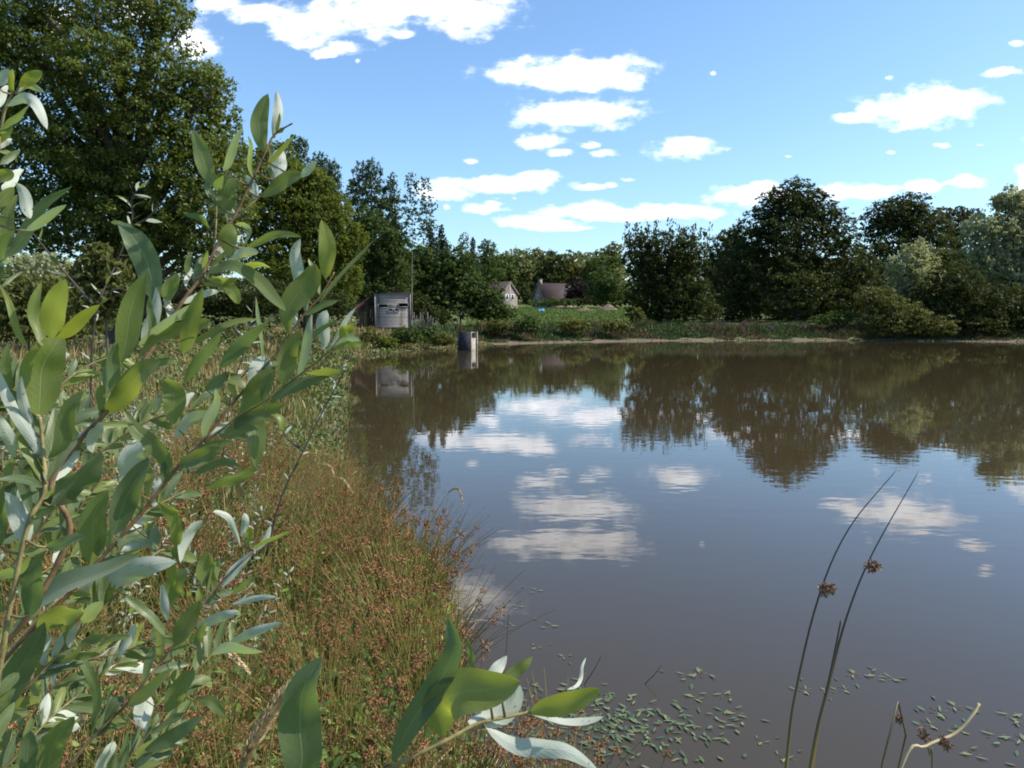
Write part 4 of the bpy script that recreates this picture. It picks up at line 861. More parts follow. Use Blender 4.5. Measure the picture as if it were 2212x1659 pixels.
V, F = float_sprig(5, rg, 0.07, 0.045); proto = thing('pondweed_sprig', 'loose sprig of floating pondweed leaves on open water near the bottom', 'pondweed', (0, 0, 0), group='loose pondweed sprigs')
mesh_np('leaves', V, F, M_float, proto, tint=np.repeat(rg.random(len(V) // 10), 10)); mb = MB()
for q in range(4): a = q * 1.7; mb.tube([(0, 0, -0.02), (0.03 * math.cos(a), 0.03 * math.sin(a), 0.003), (0.07 * math.cos(a), 0.07 * math.sin(a), 0.004)], 0.0015, 4)
mb.build('stem', M_twig_red, proto)
SP = [(1505, 1456), (1780, 1494), (1825, 1490), (1740, 1492), (1895, 1462), (1925, 1465), (1842, 1458), (1650, 1605), (1590, 1545), (2030, 1540), (2010, 1565), (2060, 1528), (2075, 1578), (2150, 1590), (2195, 1562), (2105, 1635), (2180, 1545), (1480, 1458), (1105, 1350), (1190, 1350), (1215, 1420), (1160, 1400), (1500, 1510), (1560, 1500), (1700, 1640), (2205, 1600), (1120, 1310), (800, 1165), (870, 1158), (1160, 1275)]
for k, (px, py) in enumerate(SP):
    g = ground_at(px, py); 
    if k == 0: proto.location = (g[0], g[1], 0)
    else: dup(proto, (g[0], g[1], 0), rg.random() * 6, rg.uniform(.5, 1.0))
VV, FF, o = [], [], 0
for i in range(420):
    row = rg.choice((886, 921, 951, 985, 1000, 1014, 905, 965), p=(.2, .2, .1, .15, .1, .1, .1, .05)); py = row + rg.normal() * 2.5; px = 716 + abs(rg.normal()) * 55
    g = ground_at(px, py); n = 2; V, F = float_sprig(n, rg, 0.045, 0.15); V[:, :2] += g[:2]; VV.append(V); FF.append(F + o); o += len(V)
tag(mesh_np('floating_flecks', np.concatenate(VV), np.concatenate(FF), M_float, tint=np.full(o, .8)), 'thin lines of floating leaf flecks on the brown water by the left shore', 'floating leaves', kind='stuff')

# ------------------------------------------------------------------ willow
m, nt, out = new_mat('willow_leaf')
a_ = nt.add('ShaderNodeAttribute', attribute_name='Col'); tn = nt.add('ShaderNodeAttribute', attribute_name='tint')
sc_ = nt.add('ShaderNodeSeparateColor', i_0=a_.outputs['Color'])           # r: along, g: across, b: hue
g = nt.add('ShaderNodeNewGeometry'); tc = nt.add('ShaderNodeTexCoord')
nz = nt.add('ShaderNodeTexNoise', i_Vector=tc.outputs['Object'], i_Scale=90.0, i_Detail=5.0)
nz2 = nt.add('ShaderNodeTexNoise', i_Vector=tc.outputs['Object'], i_Scale=900.0, i_Detail=2.0)
green_ = nt.mix(sc_.outputs[2], (0.060, 0.088, 0.042), (0.16, 0.185, 0.020))
green_ = nt.mix(nt.math('MULTIPLY', nt.maprange(nz.outputs['Fac'], 0.4, 0.75), 0.5), green_, (0.085, 0.115, 0.045))
green_ = nt.mix(nt.math('MULTIPLY', nt.maprange(nz2.outputs['Fac'], 0.45, 0.7), 0.4), green_, (0.17, 0.20, 0.12))
acr = nt.math('ABSOLUTE', nt.math('SUBTRACT', sc_.outputs[1], 0.5))
vein = nt.maprange(acr, 0.035, 0.0)
sv = nt.math('SINE', nt.math('MULTIPLY', nt.math('SUBTRACT', sc_.outputs[0], nt.math('MULTIPLY', acr, 0.35)), 75.0))
side = nt.math('MULTIPLY', nt.maprange(sv, 0.80, 1.0), 0.09)
green_ = nt.mix(nt.math('MAXIMUM', nt.math('MULTIPLY', vein, 0.7), side), green_, (0.22, 0.26, 0.12))
silver_ = nt.mix(nt.math('MULTIPLY', nz.outputs['Fac'], 0.9), (0.58, 0.60, 0.52), (0.38, 0.41, 0.34))
silver_ = nt.mix(nt.math('MAXIMUM', vein, side), silver_, (0.60, 0.62, 0.50))
sp3 = nt.add('ShaderNodeTexNoise', i_Vector=tc.outputs['Object'], i_Scale=260.0, i_Detail=2.0)
spot = nt.math('MULTIPLY', nt.maprange(sp3.outputs['Fac'], 0.69, 0.73), 0.7)
c = nt.mix(spot, nt.mix(g.outputs['Backfacing'], green_, silver_), (0.10, 0.065, 0.03))
p = nt.add('ShaderNodeBsdfPrincipled', i_Base_Color=c, i_Roughness=nt.math('ADD', nt.math('MULTIPLY', g.outputs['Backfacing'], 0.2), 0.42))
p.inputs['Specular IOR Level'].default_value = 0.38; p.inputs['Sheen Weight'].default_value = 0.12
bp = nt.add('ShaderNodeBump', i_Strength=0.35, i_Distance=0.0006, i_Height=nt.math('ADD', nt.math('MULTIPLY', sv, -0.12), nt.math('MULTIPLY', vein, -2.0))); nt.l.new(bp.outputs[0], p.inputs['Normal'])
t = nt.add('ShaderNodeBsdfTranslucent', i_Color=nt.mix(sc_.outputs[2], (0.26, 0.38, 0.07), (0.60, 0.64, 0.05)))
mx = nt.add('ShaderNodeMixShader', i_0=0.34, i_1=p.outputs[0], i_2=t.outputs[0]); nt.l.new(mx.outputs[0], out.inputs[0])
M_wleaf = m

def leaf_patch(axis, width, roll, side, hue, rng, kind='l', curl=0.25, fold=0.45, nl=15, nc=7):
    """axis: (n,3) world points. width: visible width at widest. side 'g' green face to viewer, 's' silver face"""
    A = spline(axis, nl); T = unit(np.gradient(A, axis=0)); camp = np.array((0, 0, CH))
    V = np.empty((nl, nc, 3)); C = np.empty((nl, nc, 3)); tw = rng.normal() * 0.6; ph = rng.random() * 6.28; wf = rng.uniform(7, 13); wa = rng.uniform(0.04, 0.12)
    for i in range(nl):
        t = i / (nl - 1)
        if kind == 's': pr = (math.sin(math.pi * min(1, t ** 1.25 * 0.93 + 0.02)) ** 0.62) if t < 1 else 0
        else: pr = (t ** 0.62) * ((1 - t) ** 0.72) / 0.42
        if kind == 's' and t > 0.93: pr *= max(0.0, 1 - ((t - 0.93) / 0.07) ** 2 * 0.9)
        pr = max(pr, 0.03 if t < .5 else 0.0)
        view = unit(camp - A[i]); S = unit(np.cross(T[i], view)); N = np.cross(S, T[i])      # N roughly towards the viewer
        a = roll + tw * (t - .5); S2 = S * math.cos(a) + N * math.sin(a); N2 = -S * math.sin(a) + N * math.cos(a)
        w_ = width * pr / max(0.45, math.cos(roll))
        for j in range(nc):
            s = j / (nc - 1) * 2 - 1
            up = -(abs(s) ** 1.3) * fold * 0.5 + math.sin(t * wf + ph + (2 if s > 0 else 0)) * wa * 2 * abs(s) ** 2
            if side == 's': up = -up
            V[i, j] = A[i] + S2 * (s * w_ * 0.5) * math.cos(curl * s) + N2 * up * w_ * -1.0 * 0.5
            C[i, j] = (t, s * .5 + .5, hue)
    F = []
    for i in range(nl - 1):
        for j in range(nc - 1):
            q = (i * nc + j, i * nc + j + 1, (i + 1) * nc + j + 1, (i + 1) * nc + j)
            F.append(q[::-1] if side == 's' else q)
    return V.reshape(-1, 3), F, C.reshape(-1, 3)

class Leaves:
    def __init__(s): s.V = []; s.F = []; s.C = []; s.n = 0
    def add(s, V, F, C):
        s.V.append(V); s.F += [tuple(i + s.n for i in f) for f in F]; s.C.append(C); s.n += len(V)
    def build(s, name, parent, off):
        return mesh_np(name, np.concatenate(s.V) - np.array(off), s.F, M_wleaf, parent, True, col=np.concatenate(s.C))

def hero(L, pts, w_, side, hue, D, dd=0.0, kind='l', roll=None, fold=0.42, rng=None):
    """pts in picture units, D depth of the base, dd change of depth towards the tip"""
    m_ = len(pts); ax = [at(p[0], p[1], D + dd * i / (m_ - 1)) for i, p in enumerate(pts)]
    if m_ == 2:
        a, b_ = np.array(ax[0]), np.array(ax[1]); Ln = np.linalg.norm(b_ - a); v_ = unit(np.zeros(3) + np.array((0, 0, CH)) - a)
        ax = [a, (a + b_) / 2 + np.cross(unit(b_ - a), v_) * Ln * rng.normal() * 0.05 + v_ * Ln * rng.uniform(-0.05, 0.10), b_]
    if len(ax) >= 3:
        Ln = np.linalg.norm(np.array(ax[-1]) - np.array(ax[0])); ax = list(spline(ax, 5)); v_ = unit(np.array((0, 0, CH)) - ax[0]); sd_ = np.cross(unit(ax[-1] - ax[0]), v_); q = rng.normal() * 0.028 * Ln
        ax[1] = ax[1] + sd_ * q; ax[3] = ax[3] - sd_ * q + v_ * Ln * rng.uniform(-.02, .05)
    if roll is None: roll = rng.normal() * 0.4
    V, F, C = leaf_patch(np.array(ax), w_ * D / FP * 0.96, roll, side, hue, rng, kind, fold=fold); L.add(V, F, C)

def branch(root, off, pts, r0, r1, mat, leaves, D, seed, extra=0, exlen=85, exw=20, dep=None):
    """one stem with its leaves. leaves: (pts, width, side, hue, dd, kind)"""
    rg = np.random.default_rng(seed)
    P = np.array([at(p[0], p[1], p[2] if len(p) > 2 else D) for p in pts]); c = spline(P, 8 * len(P)) - off
    mb = MB(); mb.tube(c, np.linspace(r0 * 0.72, r1, len(c)) * (1 + 0.12 * np.sin(np.arange(len(c)) * 1.9)), 8)
    LL = Leaves()
    for lf in leaves:
        pp, w_, sd_, hue = lf[:4]; dd = lf[4] if len(lf) > 4 and lf[4] is not None else rg.normal() * 0.025; kd = lf[5] if len(lf) > 5 else 'l'; rl = lf[6] if len(lf) > 6 else None
        # depth of the nearest stem point
        b0 = pp[0]; dist = [math.hypot(q[0] - b0[0], q[1] - b0[1]) for q in pts]; kq = int(np.argmin(dist)); Db = (pts[kq][2] if len(pts[kq]) > 2 else D)
        if dist[kq] > 60 and dep: Db = dep
        hero(LL, pp, w_, sd_, hue, Db, dd, kd, rl, rng=rg)
        if dist[kq] > 14 and dist[kq] < 90:   # petiole back to the stem
            cc = c + off; a0 = at(b0[0], b0[1], Db); j = int(np.argmin(np.linalg.norm(cc - a0, axis=1)))
            mb.tube([cc[j] - off, (cc[j] * .4 + a0 * .6) - off + np.array((0, 0, -.002)), a0 - off], (r1 * 1.1, r1 * .8, r1 * .7), 5)
    for k in range(extra):
        s = rg.uniform(0.05, 0.98); j = int(s * (len(c) - 1)); b0 = c[j] + off; tdir = unit(c[min(j + 1, len(c) - 1)] - c[max(j - 1, 0)])
        view = unit(np.array((0, 0, CH)) - b0); sd2 = np.cross(tdir, view); sg = 1 if k % 2 else -1
        dr = unit(tdir * rg.uniform(0.7, 1.1) + sd2 * sg * rg.uniform(0.35, .9) - view * rg.uniform(0.1, 0.7)); Ln = exlen * b0[1] / FP * rg.uniform(0.6, 1.2)
        ax = np.array([b0, b0 + dr * Ln * .5 + np.array((0, 0, Ln * .06)), b0 + dr * Ln])
        V, F, C = leaf_patch(ax, exw * b0[1] / FP * rg.uniform(.8, 1.2), rg.normal() * 0.5, 's' if rg.random() < 0.07 else 'g', rg.random() ** 1.5 * .9, rg, 's' if rg.random() < .2 else 'l', nl=10, nc=5); LL.add(V, F, C)
    br = mb.build('branch', mat, root, smooth=True)
    if LL.n: lv = LL.build('leaves', br, off)
    return br

woff = np.array((-0.55, 0.95, 0.75)); willow = thing('willow_bush', 'large leafy willow bush with silver-backed leaves sweeping across the left foreground', 'bush', tuple(woff))
# A: upright stem at the far left with big leaves
branch(willow, woff, [(-60, 1800, .58), (0, 1440, .58), (28, 1280, .585), (62, 1130, .59), (96, 1062, .6), (92, 960, .61), (86, 900, .61)], 0.0034, 0.0013, M_twig, [
    ([(85, 902), (92, 800), (138, 722)], 92, 'g', .75, .01, 'l', 0.1), ([(70, 935), (50, 870), (46, 812)], 22, 's', .3), ([(95, 1002), (40, 900), (-8, 790)], 30, 's', .2), ([(86, 1045), (70, 990), (62, 925)], 40, 'g', .15),
    ([(104, 992), (140, 920), (183, 842)], 40, 'g', .25), ([(93, 1052), (50, 1036), (-10, 1036)], 20, 'g', .0), ([(55, 1178), (40, 1110), (-6, 1060)], 50, 's', .3), ([(62, 1330), (72, 1270), (88, 1200)], 48, 'g', .0),
    ([(60, 750), (30, 690), (-4, 608)], 17, 'g', .9), ([(90, 748), (74, 690), (90, 608)], 28, 'g', .6), ([(108, 730), (118, 670), (142, 603)], 54, 'g', .45), ([(124, 730), (165, 700), (216, 658)], 32, 'g', 1.0, -.01, 'l'),
    ([(120, 1092), (165, 1035), (218, 976)], 62, 'g', .02), ([(100, 1182), (140, 1172), (184, 1160)], 30, 'g', .0), ([(100, 1040), (112, 960), (118, 880)], 34, 'g', .2), ([(0, 1180), (-5, 1100), (10, 1050)], 40, 'g', .1),
    ([(60, 1200), (30, 1235), (-20, 1250)], 30, 'g', .1), ([(20, 860), (10, 800), (18, 740)], 26, 'g', .3), ([(30, 990), (10, 930), (-10, 880)], 30, 's', .3)], .6, 1, extra=16, exlen=110, exw=28)
# B: long stem towards the upper right
branch(willow, woff, [(-20, 1420, .66), (60, 1330, .66), (150, 1150, .67), (110, 1048, .66), (170, 955, .68), (238, 880, .69), (300, 795, .70), (340, 735, .71), (395, 650, .72), (437, 594, .73), (483, 502, .74), (505, 470, .745), (546, 387, .75), (569, 338, .755), (592, 292, .76), (632, 266, .76)], 0.0040, 0.0008, M_twig_red, [
    ([(569, 328), (560, 265), (579, 202)], 40, 'g', .35, 0, 'l', .1), ([(592, 300), (600, 245), (597, 196)], 24, 's', .2, .02), ([(467, 402), (440, 345), (417, 282)], 40, 'g', .4, 0, 'l', .1), ([(482, 370), (500, 330), (525, 274)], 20, 's', .3),
    ([(546, 384), (540, 335), (535, 292)], 11, 's', .3), ([(553, 432), (546, 402), (530, 378)], 21, 's', .3, 0, 'l', .1), ([(594, 388), (602, 355), (613, 326)], 36, 's', .2, .01, 's', .1), ([(589, 388), (588, 350), (581, 318)], 18, 'g', .5),
    ([(565, 424), (606, 396), (652, 376)], 33, 'g', .3, 0, 's', .1), ([(646, 380), (662, 370), (684, 346)], 19, 's', .2), ([(466, 440), (452, 415), (448, 388)], 17, 'g', .0), ([(466, 458), (490, 425), (511, 384)], 44, 'g', .35, 0, 'l', .1), ([(597, 290), (600, 268), (604, 244)], 9, 'g', .3),
    ([(578, 356), (606, 325), (637, 292)], 12, 'g', .3), ([(466, 412), (476, 395), (489, 378)], 22, 'g', .0), ([(450, 492), (428, 468), (396, 458)], 15, 'g', .0), ([(458, 576), (472, 560), (488, 542)], 14, 'g', .1), ([(418, 612), (428, 582), (438, 548)], 20, 'g', .0),
    ([(437, 580), (445, 562), (448, 540)], 11, 'g', .3), ([(402, 592), (405, 570), (412, 543)], 15, 'g', .3), ([(401, 618), (405, 600), (414, 578)], 12, 's', .3), ([(445, 592), (500, 576), (556, 606), (590, 640), (618, 672)], 32, 'g', .35, -.03, 'l', .5),
    ([(440, 616), (472, 608), (514, 600)], 25, 'g', .7), ([(472, 614), (498, 625), (516, 657)], 27, 'g', .8, 0, 's'), ([(495, 556), (492, 520), (502, 484)], 41, 'g', .6, 0, 's', .1), ([(492, 566), (522, 548), (559, 545)], 23, 's', .3, 0, 's'), ([(530, 537), (590, 508), (652, 512)], 19, 'g', .5),
    ([(522, 535), (540, 505), (530, 487), (508, 484)], 13, 'g', .5), ([(515, 580), (550, 570), (585, 578)], 16, 'g', .4), ([(600, 288), (607, 282), (613, 277)], 10, 'g', 1.0, 0, 's'),
    ([(215, 897), (275, 840), (347, 780)], 54, 'g', .55, -.02, 's', .1), ([(262, 782), (280, 690), (316, 588)], 56, 'g', .6, 0, 'l', .1), ([(309, 745), (330, 690), (337, 620)], 31, 's', .2, 0, 'l', .1), ([(346, 655), (315, 560), (256, 476)], 64, 'g', .02, .03, 'l', .2),
    ([(304, 768), (370, 715), (456, 690)], 34, 'g', .5, 0, 's'), ([(298, 748), (350, 705), (410, 658)], 20, 's', .2), ([(363, 652), (368, 620), (384, 589)], 34, 'g', .5, 0, 'l', .1), ([(394, 765), (412, 700), (438, 620)], 38, 'g', .3), ([(398, 828), (438, 770), (479, 716)], 28, 'g', .0),
    ([(240, 880), (244, 800), (255, 740)], 30, 'g', .1), ([(200, 978), (205, 940), (213, 912)], 28, 's', .2), ([(372, 700), (365, 660), (352, 620)], 18, 's', .2), ([(415, 740), (490, 702), (562, 690)], 16, 'g', .6), ([(110, 1040), (150, 990), (180, 930)], 36, 's', .3), ([(330, 742), (326, 690), (322, 640)], 18, 'g', .2)], .7, 2, extra=16)
branch(willow, woff, [(445, 610, .73), (460, 555, .735), (467, 482, .74), (467, 404, .745)], 0.0013, 0.0007, M_twig, [], .74, 22)
branch(willow, woff, [(497, 482, .745), (535, 448, .745), (566, 421, .75), (594, 388, .75)], 0.0013, 0.0007, M_twig, [], .74, 23)
# C: middle stem with a fork
branch(willow, woff, [(-40, 1480, .76), (60, 1370, .76), (150, 1282, .77), (228, 1196, .78), (305, 1110, .79), (378, 1017, .80), (446, 943, .81), (515, 857, .82), (573, 791, .83), (603, 755, .835), (659, 676, .84), (690, 643, .845), (722, 588, .85)], 0.0036, 0.0008, M_twig_red, [
    ([(637, 622), (640, 570), (649, 515)], 30, 's', .2, 0, 'l', .1), ([(624, 720), (640, 640), (681, 570)], 56, 'g', .4, 0, 's', .1), ([(703, 602), (708, 540), (694, 474)], 42, 'g', 1.0, 0, 'l', .1), ([(690, 655), (740, 590), (810, 516)], 10, 'g', .3), ([(697, 755), (698, 715), (706, 670)], 30, 's', .1, 0, 's', .1),
    ([(620, 757), (675, 725), (737, 690)], 14, 'g', .0), ([(645, 812), (663, 745), (673, 678)], 22, 's', .0), ([(608, 830), (622, 770), (650, 714)], 46, 'g', .4, 0, 'l', .1), ([(538, 838), (560, 800), (584, 776)], 50, 's', .1, .02, 's', .05), ([(520, 897), (550, 850), (592, 798)], 50, 'g', .35, 0, 's', .1),
    ([(475, 796), (520, 740), (582, 692)], 32, 'g', .0), ([(567, 780), (561, 710), (553, 641)], 10, 's', .2), ([(445, 842), (490, 818), (542, 848)], 30, 'g', .35, 0, 'l', .7), ([(380, 948), (410, 910), (457, 888)], 30, 's', .3, 0, 's'), ([(440, 948), (458, 890), (466, 838)], 24, 's', .3),
    ([(385, 1003), (430, 985), (482, 968)], 34, 'g', .3), ([(370, 1037), (330, 960), (268, 888)], 40, 'g', .3, 0, 'l', .2), ([(377, 917), (378, 870), (352, 820)], 50, 'g', .45, 0, 's', .1), ([(245, 1157), (275, 1070), (323, 988)], 62, 'g', .0, 0, 'l', .1), ([(262, 1042), (280, 1000), (306, 958)], 54, 's', .3, 0, 's', .1),
    ([(190, 1216), (200, 1140), (234, 1058)], 64, 'g', .35, 0, 'l', .1), ([(30, 1352), (150, 1262), (305, 1198)], 46, 'g', .4, -.05), ([(170, 1275), (275, 1235), (382, 1214)], 56, 's', .2, -.02, 'l', .15), ([(80, 1362), (130, 1330), (182, 1322)], 50, 'g', .4), ([(60, 1345), (80, 1310), (95, 1290)], 20, 's', .3),
    ([(418, 1024), (470, 1000), (522, 1008)], 20, 'g', .2), ([(330, 1168), (326, 1145), (306, 1128)], 22, 'g', .5), ([(262, 1192), (300, 1175), (345, 1165)], 24, 's', .2), ([(383, 1186), (378, 1130), (340, 1084)], 30, 'g', .7), ([(390, 1216), (405, 1160), (438, 1124)], 27, 's', .2), ([(460, 1104), (495, 1120), (520, 1182)], 16, 's', .3), ([(100, 1310), (120, 1270), (150, 1250)], 30, 'g', .1)], .8, 3, extra=20)
branch(willow, woff, [(442, 955, .81), (476, 930, .80), (515, 900, .80), (573, 866, .79), (608, 838, .79), (659, 801, .785), (710, 760, .78), (735, 728, .78)], 0.0018, 0.0008, M_twig, [
    ([(585, 864), (650, 830), (724, 807)], 30, 'g', .1, 0, 'l', .5), ([(505, 927), (555, 893), (612, 873)], 42, 'g', .3, 0, 'l', .1), ([(582, 897), (600, 905), (613, 930)], 19, 'g', .7), ([(480, 944), (548, 925), (553, 1012)], 56, 'g', .35, 0, 'l', .2), ([(450, 1057), (510, 1030), (556, 1004)], 26, 'g', .25),
    ([(710, 757), (735, 720), (769, 664)], 16, 's', .2), ([(735, 732), (745, 715), (768, 706)], 27, 'g', .9, 0, 's'), ([(722, 757), (750, 738), (783, 745)], 26, 'g', .8, 0, 's', .2), ([(724, 750), (750, 732), (778, 735)], 16, 's', .2)], .8, 4, extra=2)
# D, E: lower stems
branch(willow, woff, [(-60, 1580, .72), (47, 1495, .73), (137, 1402, .74), (200, 1335, .75), (258, 1279, .76), (345, 1190, .78), (387, 1212, .8)], 0.0028, 0.0010, M_twig, [
    ([(-10, 1570), (40, 1450), (97, 1343)], 66, 'g', .0, 0, 'l', .1), ([(115, 1424), (122, 1400), (134, 1366)], 20, 's', .2), ([(175, 1402), (200, 1380), (230, 1368)], 24, 'g', .1), ([(210, 1398), (245, 1378), (282, 1374)], 17, 'g', .5), ([(175, 1348), (195, 1325), (222, 1298)], 34, 's', .3), ([(255, 1424), (275, 1385), (292, 1346)], 21, 's', .2),
    ([(98, 1440), (96, 1400), (100, 1368)], 26, 's', .2), ([(150, 1400), (155, 1370), (168, 1345)], 20, 's', .2), ([(110, 1430), (150, 1420), (178, 1395)], 18, 'g', .1), ([(357, 1374), (318, 1325), (260, 1280)], 22, 'g', .3)], .75, 5, extra=18, exlen=95, exw=24)
branch(willow, woff, [(120, 1690, .82), (146, 1659, .82), (195, 1599, .83), (272, 1522, .84), (322, 1462, .85), (355, 1420, .86), (439, 1304, .88), (473, 1262, .89), (550, 1190, .9)], 0.0030, 0.0008, M_twig_red, [
    ([(195, 1597), (205, 1500), (186, 1432), (160, 1386)], 24, 'g', .25, 0, 'l', .1), ([(200, 1592), (235, 1545), (270, 1503)], 37, 'g', .0), ([(274, 1522), (325, 1490), (375, 1443)], 32, 'g', .3), ([(313, 1578), (308, 1540), (312, 1498)], 43, 's', .2, .02, 's', .1), ([(358, 1538), (380, 1500), (422, 1448)], 46, 'g', .3, 0, 's', .1),
    ([(365, 1312), (375, 1270), (404, 1230)], 42, 'g', .4, 0, 's', .1), ([(362, 1342), (352, 1300), (350, 1260)], 20, 's', .2), ([(473, 1280), (445, 1240), (450, 1193)], 41, 'g', .5, 0, 's', .1), ([(380, 1397), (400, 1350), (432, 1296)], 45, 'g', .35, 0, 'l', .1), ([(420, 1354), (470, 1335), (518, 1320)], 26, 's', .2),
    ([(535, 1172), (528, 1140), (527, 1108)], 18, 's', .2, 0, 's'), ([(536, 1182), (538, 1160), (542, 1138)], 20, 'g', .9, 0, 's'), ([(545, 1186), (585, 1165), (628, 1146)], 10, 'g', .3), ([(500, 1305), (550, 1292), (598, 1290)], 15, 's', .2), ([(492, 1392), (548, 1365), (609, 1345)], 24, 's', .2), ([(455, 1414), (510, 1400), (570, 1408)], 25, 's', .3),
    ([(497, 1388), (500, 1365), (500, 1342)], 16, 'g', .4), ([(480, 1268), (512, 1225), (547, 1188)], 24, 's', .2), ([(500, 1284), (525, 1265), (558, 1243)], 15, 'g', .2), ([(440, 1300), (470, 1290), (500, 1270)], 18, 's', .2), ([(552, 1190), (575, 1165), (585, 1135)], 14, 's', .1), ([(425, 1400), (430, 1370), (445, 1340)], 20, 'g', .2)], .85, 6, extra=14, exw=18)
branch(willow, woff, [(225, 1700, .88), (262, 1659, .88), (312, 1596, .89), (357, 1538, .9), (400, 1480, .92), (460, 1412, .94), (495, 1388, .95)], 0.0020, 0.0008, M_twig, [
    ([(305, 1630), (375, 1590), (442, 1546)], 36, 'g', .1, 0, 'l', .2), ([(100, 1690), (115, 1610), (162, 1548)], 60, 'g', .35, 0, 'l', .1), ([(62, 1700), (60, 1640), (66, 1578)], 40, 'g', .0, 0, 's', .1), ([(222, 1690), (228, 1645), (242, 1602)], 34, 's', .3, 0, 's'), ([(420, 1512), (455, 1515), (487, 1548)], 25, 'g', .3, 0, 's'),
    ([(380, 1500), (372, 1470), (380, 1440)], 16, 'g', .2), ([(265, 1690), (268, 1630), (275, 1580)], 20, 'g', .1), ([(290, 1660), (310, 1640), (330, 1625)], 22, 'g', .0)], .9, 7, extra=14)
branch(willow, woff, [(-60, 1680, .95), (40, 1590, .96), (110, 1490, .98), (180, 1430, 1.0), (260, 1410, 1.02), (352, 1372, 1.03)], 0.0022, 0.0009, M_twig_red, [], 1.0, 8, extra=22, exlen=70, exw=17)
branch(willow, woff, [(-40, 1300, 1.05), (60, 1180, 1.06), (160, 1040, 1.08), (240, 960, 1.1), (340, 900, 1.12), (430, 880, 1.15)], 0.0022, 0.0009, M_twig_red, [], 1.0, 9, extra=26, exlen=70, exw=19)
branch(willow, woff, [(-60, 1000, 1.1), (30, 930, 1.1), (110, 850, 1.12), (190, 790, 1.15), (270, 760, 1.18)], 0.0020, 0.0009, M_twig, [], 1.0, 10, extra=22, exlen=66, exw=19)
for k, (pp, sd_) in enumerate([
    ([(-80, 1350, 1.3), (40, 1270, 1.3), (160, 1200, 1.35), (260, 1180, 1.4)], 58), ([(-60, 1800, 1.2), (60, 1640, 1.22), (200, 1480, 1.25), (300, 1400, 1.3)], 59), ([(-60, 1120, 1.4), (60, 1000, 1.4), (180, 900, 1.45), (260, 830, 1.5)], 60),
    ([(-80, 1500, 1.0), (20, 1400, 1.02), (120, 1300, 1.05), (210, 1250, 1.08)], 51), ([(-80, 1750, .9), (30, 1640, .92), (100, 1560, .95), (170, 1500, 1.0)], 52), ([(-80, 1240, 1.2), (20, 1130, 1.2), (100, 1000, 1.22), (150, 900, 1.25)], 53),
    ([(150, 1400, 1.2), (220, 1240, 1.22), (300, 1120, 1.25), (400, 1060, 1.3)], 54), ([(-60, 900, 1.2), (30, 840, 1.2), (110, 770, 1.25)], 55), ([(100, 1200, 1.3), (200, 1060, 1.32), (280, 960, 1.35), (350, 880, 1.4)], 56),
    ([(200, 1800, 1.0), (260, 1700, 1.02), (330, 1610, 1.05), (390, 1560, 1.08)], 57)]):
    branch(willow, woff, pp, 0.0022, 0.0009, M_twig, [], 1.0, sd_, extra=26, exlen=80, exw=21)
# top left shoot
toff = np.array((-0.75, .62, 0.8)); top = thing('willow_shoot', 'willow shoot with silvery curling leaves at the upper left edge', 'branch', tuple(toff))
branch(top, toff, [(-330, 1700, .66), (-150, 1000, .64), (-60, 640, .62), (-22, 470, .62), (-5, 330, .62), (10, 240, .62), (28, 200, .62)], 0.0032, 0.0008, M_twig, [
    ([(42, 187), (62, 172), (92, 155)], 26, 'g', 1.0, 0, 's', .1), ([(32, 204), (60, 186), (97, 200)], 15, 's', .2), ([(14, 230), (58, 210), (84, 236), (102, 280)], 26, 's', .2, -.02), ([(-5, 290), (25, 262), (64, 226)], 16, 'g', .0), ([(-6, 312), (8, 290), (24, 268)], 22, 'g', .9, 0, 's'), ([(-4, 232), (6, 205), (20, 184)], 17, 's', .2),
    ([(28, 204), (24, 175), (27, 148)], 13, 'g', .6), ([(-8, 185), (8, 168), (26, 154)], 24, 's', .1, 0, 's'), ([(-8, 322), (10, 308), (26, 300)], 16, 's', .1), ([(0, 354), (20, 340), (44, 324)], 18, 'g', .1), ([(-4, 326), (20, 330), (38, 352)], 10, 'g', .7), ([(-8, 400), (8, 382), (24, 366)], 26, 'g', .7, 0, 's'), ([(2, 408), (25, 390), (52, 366)], 25, 's', .2),
    ([(-10, 445), (8, 428), (30, 404)], 30, 'g', .5), ([(66, 472), (55, 430), (33, 395)], 28, 's', .2, 0, 'l', .1), ([(-10, 555), (60, 492), (157, 402)], 30, 'g', .0), ([(55, 498), (95, 475), (144, 442)], 21, 's', .2), ([(-8, 492), (8, 478), (28, 458)], 18, 's', .2), ([(4, 550), (14, 490), (38, 420)], 34, 'g', .4), ([(-10, 582), (8, 568), (29, 560)], 10, 's', .1), ([(-10, 628), (20, 605), (50, 586)], 9, 'g', .1),
    ([(-20, 640), (-10, 560), (22, 500)], 40, 'g', .05)], .62, 11, extra=4)
